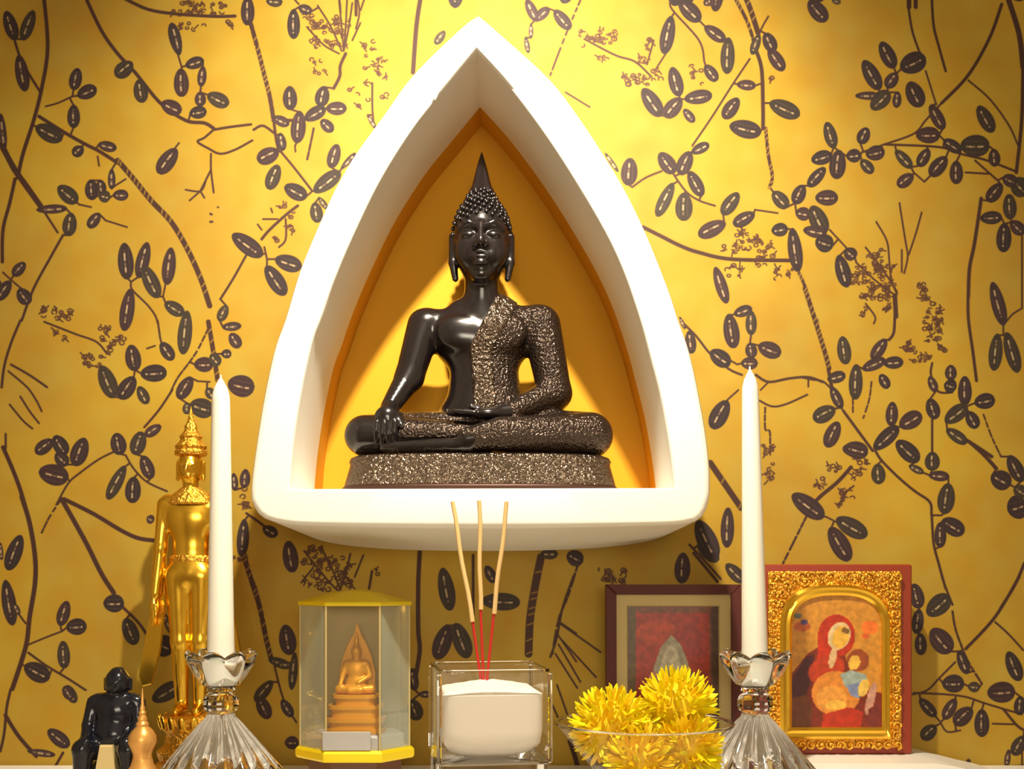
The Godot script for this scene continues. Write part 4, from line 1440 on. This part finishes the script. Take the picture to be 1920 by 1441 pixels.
# ---------------------------------------------------------------- glass display case with a small gold figure
func make_display_case() -> void:
	var z0 := 0.10
	var k := unit(z0)
	var sy := HORIZON + 0.2134 / k
	var base := Vector3(at(668, sy, z0).x, SHELF_Y, z0)
	var t := thing("display_case", "small hexagonal glass display case with yellow gold roof and base", "display case", base)
	var plan := [Vector2(-46, 62), Vector2(52, 62), Vector2(100, 4), Vector2(74, -58), Vector2(-74, -58), Vector2(-104, 4)]
	var lo := sy - 1397.0
	var hi := sy - 1134.0
	var m := Soup.new()
	m.loft([hex(plan, 1.06, sy - 1418.0, k), hex(plan, 1.09, sy - 1414.0, k), hex(plan, 1.09, sy - 1402.0, k), hex(plan, 1.04, lo, k)])
	part("base_plate", m.build(25.0), M.gold_yellow, t)
	m = Soup.new()
	m.loft([hex(plan, 0.86, 0.0, k), hex(plan, 0.84, sy - 1418.4, k)])
	part("foot", m.build(25.0), M.brown_wood, t)
	m = Soup.new()
	m.loft([hex(plan, 1.03, hi, k), hex(plan, 1.05, hi + 3, k), hex(plan, 1.03, hi + 7, k), hex(plan, 0.86, hi + 12, k), hex(plan, 0.45, hi + 24, k), hex(plan, 0.12, hi + 29, k)])
	part("roof", m.build(20.0), M.gold_yellow, t)
	for i in 6:
		var a: Vector2 = plan[i]
		var b: Vector2 = plan[(i + 1) % 6]
		var d := (b - a)
		var n := Vector2(d.y, -d.x).normalized()
		if i == 3:
			n = -n
		m = Soup.new()
		var e := d.normalized() * 2.5
		var p0 := a + e
		var p1 := b - e
		var q := d.orthogonal().normalized() * 1.2
		var ring := func_ring([p0 - q, p1 - q, p1 + q, p0 + q])
		m.loft([lift(ring, lo + 0.4, k), lift(ring, hi - 0.4, k)])
		part("glass_pane" if i != 3 else "back_panel", m.build(20.0), M.tan_panel if i == 3 else (M.pane_clear if i == 0 else M.pane), t)
		m = Soup.new()
		m.add_box(Vector3(a.x, (lo + hi) / 2, a.y) * k, Vector3(3.4, hi - lo, 3.4) * k, 0.6 * k)
		part("corner_post", m.build(20.0), M.mat_board, t)
	m = Soup.new()
	m.loft([hex(plan, 0.9, lo + 0.3, k), hex(plan, 0.9, lo + 22, k), hex(plan, 0.86, lo + 26, k)])
	part("plinth", m.build(20.0), M.grey_plate, t)
	part("name_plate", box_mesh(Vector3(88, 34, 3) * k, 0.8 * k, Vector3(-8, lo + 18, 65) * k), M.grey_plate, t)
	# figure inside
	var fy := lo + 26.4
	var s := thing("gold_figurine", "small amber gold seated figure on a tiered throne inside the glass case", "figurine", base + Vector3(0, fy * k, 0))
	m = Soup.new()
	for q in [[56, 34, 0, 9], [50, 30, 9, 20], [55, 33, 20, 28], [46, 27, 28, 44], [51, 30, 44, 51], [38, 23, 51, 64], [43, 26, 64, 71]]:
		m.loft([rounded_outline(q[0] * k, q[1] * k, q[2] * k, 4.0, 32), rounded_outline(q[0] * k, q[1] * k, q[3] * k, 4.0, 32)])
	part("tiered_throne", m.build(30.0), M.gold_amber, s)
	var net := blank_net()
	var f := Field.new(Vector3(-44, 66, -30), Vector3(44, 190, 36), 2.2)
	f.cap(Vector3(-30, 80, 8), 9, Vector3(10, 78, 16), 7, 4)
	f.cap(Vector3(30, 80, 8), 9, Vector3(-10, 78, 16), 7, 4)
	f.ell(Vector3(0, 90, 0), Vector3(20, 16, 13), 5)
	f.ell(Vector3(0, 116, 0), Vector3(19, 22, 11), 6)
	f.cap(Vector3(-16, 128, 0), 7, Vector3(16, 128, 0), 7, 4)
	f.cap(Vector3(-20, 126, 0), 6, Vector3(-25, 104, 2), 5, 3)
	f.cap(Vector3(-25, 104, 2), 5, Vector3(-28, 88, 12), 4, 3)
	f.cap(Vector3(20, 126, 0), 6, Vector3(25, 104, 2), 5, 3)
	f.cap(Vector3(25, 104, 2), 5, Vector3(6, 92, 14), 4, 3)
	f.cap(Vector3(0, 132, 0), 6, Vector3(0, 142, 0), 6, 3)
	f.ell(Vector3(0, 150, 1), Vector3(9.5, 13, 10), 3)
	f.cap(Vector3(0, 162, 0), 5, Vector3(0, 186, 0), 1.6, 3)
	f.put(net, k)
	part("figure", net_mesh(net), M.gold_amber, s)
	m = Soup.new()
	var o := []
	for q in [[-34, 71], [-34, 110], [-27, 140], [-17, 165], [-7, 182], [0, 204], [7, 182], [17, 165], [27, 140], [34, 110], [34, 71]]:
		o.append(Vector2(q[0], q[1]) * k)
	m.add_prism(o, 4 * k, Vector3(0, 0, -17 * k), 1.2 * k)
	part("aureole", m.build(30.0), M.gold_amber, s)

func hex(plan: Array, grow: float, y: float, k: float) -> PackedVector3Array:
	var r := PackedVector3Array()
	for p in plan:
		r.append(Vector3(p.x * grow, y, p.y * grow) * k)
	return r

func func_ring(p: Array) -> Array:
	# counter-clockwise seen from above
	var s := 0.0
	for i in p.size():
		var a: Vector2 = p[i]
		var b: Vector2 = p[(i + 1) % p.size()]
		s += a.x * b.y - b.x * a.y
	if s > 0.0:
		p.reverse()
	return p

func lift(p: Array, y: float, k: float) -> PackedVector3Array:
	var r := PackedVector3Array()
	for q in p:
		r.append(Vector3(q.x, y, q.y) * k)
	return r

# ---------------------------------------------------------------- incense in a square glass
func make_incense() -> void:
	var z0 := 0.25
	var k := unit(z0)
	var sy := HORIZON + 0.2134 / k
	var base := Vector3(at(915, sy, z0).x, SHELF_Y, z0)
	var turn := 0.15
	var t := thing("square_glass", "square thick-bottomed clear glass holding pale ash and incense sticks", "glass", base)
	var top := sy - 1252.0
	var cav := sy - 1408.0
	var m := Soup.new()
	var rings := []
	for q in [[102, cav - 8, 12], [102, top - 2, 12], [100.5, top, 12], [95.5, top, 10], [94, top - 2, 10], [93, cav + 46, 9], [90, cav + 24, 6], [80, cav + 8, 4], [62, cav + 1, 3], [40, cav, 2.4]]:
		rings.append(rounded_outline(q[0] * k, q[0] * k, q[1] * k, q[2], 80))
	m.loft(rings, true, false, true)
	var o := part("walls", m.build(38.0), M.thin_glass, t)
	o.rotation.y = turn
	# polished rim and corners
	m = Soup.new()
	rings = []
	for q in [[94.4, top + 0.4], [102.4, top + 0.4], [102.4, top + 4.4], [100.6, top + 5.6], [96.2, top + 5.6], [94.4, top + 4.4], [94.4, top + 0.4]]:
		rings.append(rounded_outline(q[0] * k, q[0] * k, q[1] * k, 12.0, 80))
	m.loft(rings, true, false, false)
	o = part("rim", m.build(38.0), M.glass, t)
	o.rotation.y = turn
	for sx in [-1.0, 1.0]:
		for sz in [-1.0, 1.0]:
			m = Soup.new()
			m.add_box(Vector3(sx * 99.5, (top + cav) / 2.0 - 4.0, sz * 99.5) * k, Vector3(9.0, top - cav + 6.0, 9.0) * k, 3.0 * k)
			o = part("corner", m.build(20.0), M.glass, t)
			o.rotation.y = turn
	m = Soup.new()
	rings = []
	for q in [[100, 0.5, 12], [102, 3, 12], [102, cav - 9, 12], [99, cav - 6, 10]]:
		rings.append(rounded_outline(q[0] * k, q[0] * k, q[1] * k, q[2], 80))
	m.loft(rings)
	o = part("thick_base", m.build(38.0), M.glass, t)
	o.rotation.y = turn
	# ash heap
	var a := thing("ash_heap", "pale grey ash heaped in the square glass round the incense sticks", "ash", base)
	a.set_meta("kind", "stuff")
	m = Soup.new()
	rings = []
	var fill := sy - 1282.0
	for q in [[39, cav + 0.8, 2.4], [61, cav + 1.9, 3], [78.5, cav + 9, 4], [88.5, cav + 25, 6], [91.4, cav + 47, 9], [91.8, fill - 12, 9]]:
		rings.append(rounded_outline(q[0] * k, q[0] * k, q[1] * k, q[2], 80))
	for q in [[82, 2.0], [60, 8.0], [38, 15.0], [16, 20.0], [3, 21.0]]:
		var ring := rounded_outline(q[0] * k, q[0] * k, (fill - 8 + q[1] * 0.8) * k, 4.0 if q[0] > 50 else 2.4, 80)
		for i in ring.size():
			ring[i].y += (sin(i * 0.45 + q[0]) + sin(i * 0.19)) * 1.6 * k * (q[0] / 82.0)
		rings.append(ring)
	m.loft(rings)
	o = part("ash", m.build(60.0), M.ash, a)
	o.rotation.y = turn
	# three sticks: red bamboo below, tan incense above
	var sticks := [["leaning left", 848, 940, 886, 1165, 903, 1282, -6.0], ["upright middle", 899, 938, 901, 1142, 907, 1282, 2.0], ["leaning right", 951, 940, 926, 1150, 912, 1282, 8.0]]
	var labels := ["incense stick leaning furthest out towards the glass display case", "middle incense stick standing nearly upright in the ash", "incense stick leaning out towards the yellow flowers"]
	for i in 3:
		var q: Array = sticks[i]
		var foot := at(q[5], q[6], z0 + q[7] * k)
		var s := thing("incense_stick", labels[i], "incense", foot, "incense sticks")
		var mid := at(q[3], q[4], z0 + q[7] * k) - foot
		var tip := at(q[1], q[2], z0 + q[7] * k * 2.0) - foot
		m = Soup.new()
		m.add_tube([-mid.normalized() * 0.02, mid * 0.5, mid], 2.6 * k, 8)
		part("bamboo", m.build(60.0), M.incense_red, s)
		m = Soup.new()
		var path := []
		for j in 9:
			var w := j / 8.0
			path.append(mid.lerp(tip, w) + Vector3(sin(w * 9.0 + i) * 1.2 * k, 0, 0))
		m.add_tube(path, 4.4 * k, 10, 4.0 * k)
		part("incense_coat", m.build(60.0), M.incense_tan, s)

# ---------------------------------------------------------------- yellow flowers in a glass bowl
func make_flower_bowl() -> void:
	var z0 := 0.245
	var k := unit(z0)
	var sy := HORIZON + 0.2134 / k
	var base := Vector3(at(1207, sy, z0).x, SHELF_Y, z0)
	var t := thing("glass_bowl", "flared clear glass bowl filled with yellow pompom flowers", "bowl", base)
	var rim := sy - 1356.0
	part("bowl", lathe_mesh([Vector2(50, 0.5) * k, Vector2(53, 3) * k, Vector2(50, 10) * k, Vector2(56, 18) * k, Vector2(100, rim * 0.52) * k, Vector2(166, rim - 2) * k, Vector2(166, rim) * k, Vector2(161, rim) * k, Vector2(96, rim * 0.54) * k, Vector2(52, 24) * k, Vector2(20, 20) * k], 72, 35.0), M.bowl_glass, t)
	m_rim(t, rim, k)
	# one shared petal in two lengths
	var petals := []
	for l in [0.9, 1.1]:
		var pm := Soup.new()
		var rings := []
		for q in [[0.0, 2.0, 0.0], [10.0, 3.8, 1.0], [20.0, 4.8, 0.6], [28.0, 3.6, -1.0], [33.0, 1.2, -2.4]]:
			var w: float = q[1]
			rings.append(PackedVector3Array([Vector3(w, q[0] * l, q[2]) * k, Vector3(0, q[0] * l, q[2] - 1.6) * k, Vector3(-w, q[0] * l, q[2]) * k, Vector3(0, q[0] * l, q[2] + 0.2) * k]))
		pm.loft(rings)
		petals.append(pm.build(70.0))
	var g := RandomNumberGenerator.new()
	g.seed = 31
	var blooms := [[1144, 1362, -6.0, 76.0, "yellow pompom flower lowest on the rim of the bowl beside the square glass", 0.35], [1270, 1326, -24.0, 76.0, "yellow pompom flower standing highest in the glass bowl", 0.12],
		[1200, 1426, 56.0, 58.0, "deep yellow pompom flower at the front low in the glass bowl", 0.7], [1290, 1402, 40.0, 56.0, "yellow pompom flower in the bowl nearest the crystal candle holder", 0.5]]
	var ga := PI * (3.0 - sqrt(5.0))
	for b in blooms:
		var zz: float = z0 + b[2] * k
		var c := at(b[0], b[1], zz)
		var fl := thing("pompom_flower", b[4], "flower", c, "yellow flowers in the bowl")
		var R: float = b[3]
		var m := Soup.new()
		m.add_ball(Vector3.ZERO, Vector3.ONE * R * 0.66 * k, 20, 12)
		part("flower_heart", m.build(60.0), M.petal_amber, fl)
		var n := 270
		for i in n:
			var y := 1.0 - 1.85 * (i + 0.5) / n
			var r := sqrt(maxf(0.0, 1.0 - y * y))
			var d := Vector3(cos(ga * i) * r, y, sin(ga * i) * r)
			d = (d + Vector3(g.randf_range(-0.12, 0.12), g.randf_range(-0.12, 0.12), g.randf_range(-0.12, 0.12))).normalized()
			var lean := (d + Vector3(g.randf_range(-0.4, 0.4), g.randf_range(-0.2, 0.5), g.randf_range(-0.4, 0.4))).normalized()
			var o := part("petal", petals[i % 2], M.petal_amber if g.randf() < b[5] else M.petal_yellow, fl)
			o.transform = Transform3D(Basis(Quaternion(Vector3.UP, lean)) * Basis(Vector3.UP, g.randf() * TAU), d * (R * 0.62) * k)

func m_rim(t: Node3D, rim: float, k: float) -> void:
	var m := Soup.new()
	var rings := []
	for q in [[160.5, rim + 0.4], [167, rim + 0.4], [168, rim + 3.0], [165.5, rim + 5.0], [162, rim + 5.0], [160, rim + 3.0], [160.5, rim + 0.4]]:
		rings.append(rounded_outline(q[0] * k, q[0] * k, q[1] * k, 2.0, 72))
	m.loft(rings, true, false, false)
	part("rim", m.build(50.0), M.glass, t)

# ---------------------------------------------------------------- small dark seated figure
func make_dark_figurine() -> void:
	var z0 := 0.13
	var k := unit(z0)
	var sy := HORIZON + 0.2134 / k
	var base := Vector3(at(212, sy, z0).x, SHELF_Y, z0)
	var t := thing("dark_figurine", "small glossy black seated figurine at the far end of the shelf", "figurine", base)
	var net := blank_net()
	var f := Field.new(Vector3(-90, -4, -60), Vector3(92, 236, 84), 3.0)
	f.ell(Vector3(10, 196, 4), Vector3(23, 27, 24), 6)
	f.ell(Vector3(10, 216, 2), Vector3(13, 9, 13), 4)
	f.cap(Vector3(9, 170, 0), 13, Vector3(9, 182, 2), 13, 5)
	f.ell(Vector3(5, 140, 0), Vector3(38, 40, 28), 8)
	f.ell(Vector3(3, 98, 2), Vector3(40, 36, 34), 10)
	f.cap(Vector3(-26, 160, 0), 16, Vector3(38, 160, 0), 16, 6)
	f.ell(Vector3(10, 192, 27), Vector3(4, 6, 5), 3)
	f.ell(Vector3(10, 182, 25), Vector3(8, 2.6, 4), 2)
	for s in [-1.0, 1.0]:
		f.ell(Vector3(10 + 9 * s, 200, 22), Vector3(6, 3, 5), 3)
		f.cap(Vector3(10 + 23 * s, 202, 2), 4, Vector3(10 + 23 * s, 184, 2), 4, 2)
		f.cap(Vector3(6 + 41 * s, 158, 0), 14, Vector3(4 + 46 * s, 116, 10), 12, 4)
		f.cap(Vector3(4 + 46 * s, 116, 10), 12, Vector3(3 + 38 * s, 92, 44), 9, 4)
		f.ell(Vector3(3 + 36 * s, 90, 48), Vector3(11, 9, 10), 4)
		f.cap(Vector3(3 + 22 * s, 76, 6), 24, Vector3(2 + 42 * s, 76, 40), 20, 6)
		f.cap(Vector3(2 + 42 * s, 76, 40), 19, Vector3(1 + 44 * s, 22, 38), 15, 4)
		f.cap(Vector3(1 + 44 * s, 14, 36), 13, Vector3(1 + 48 * s, 11, 62), 10, 5)
	f.ell(Vector3(4, 30, -10), Vector3(52, 32, 40), 6)
	f.put(net, k)
	part("figure", net_mesh(net), M.black_glaze, t)
	var m := Soup.new()
	m.add_prism([Vector2(-10, 84) * k, Vector2(14, 84) * k, Vector2(26, 6) * k, Vector2(-24, 6) * k], 16 * k, Vector3(0, 0, 26 * k), 3 * k)
	part("apron", m.build(30.0), M.cream_cloth, t)

# ---------------------------------------------------------------- small gold spire ornament
func make_gold_spire() -> void:
	var z0 := 0.165
	var k := unit(z0)
	var sy := HORIZON + 0.2134 / k
	var t := thing("spire_ornament", "small peach gold pagoda spire ornament between the dark figurine and the crystal holder", "ornament", Vector3(at(267, sy, z0).x, SHELF_Y, z0))
	var prof := []
	for q in [[34, 0], [36, 6], [30, 16], [32, 24], [25, 34], [27, 44], [21, 54], [18, 66]]:
		prof.append(Vector2(q[0], q[1]) * k)
	part("stepped_base", lathe_mesh(prof, 20, 30.0), M.gold_peach, t)
	prof = []
	for q in [[18, 66.4], [17, 76], [20, 84], [26, 98], [25, 110], [19, 120], [11, 128], [12, 133], [8, 138], [9, 143], [6, 149]]:
		prof.append(Vector2(q[0], sy - 1489.0 + q[1]) * k)
	part("bell", lathe_mesh(prof, 28, 40.0), M.gold_peach, t)
	prof = []
	for q in [[6, 149.4], [7, 154], [4.5, 158], [5.2, 163], [3, 168], [2.2, 184], [0.5, 200]]:
		prof.append(Vector2(q[0], sy - 1489.0 + q[1]) * k)
	part("spire", lathe_mesh(prof, 20, 40.0), M.gold_peach, t)
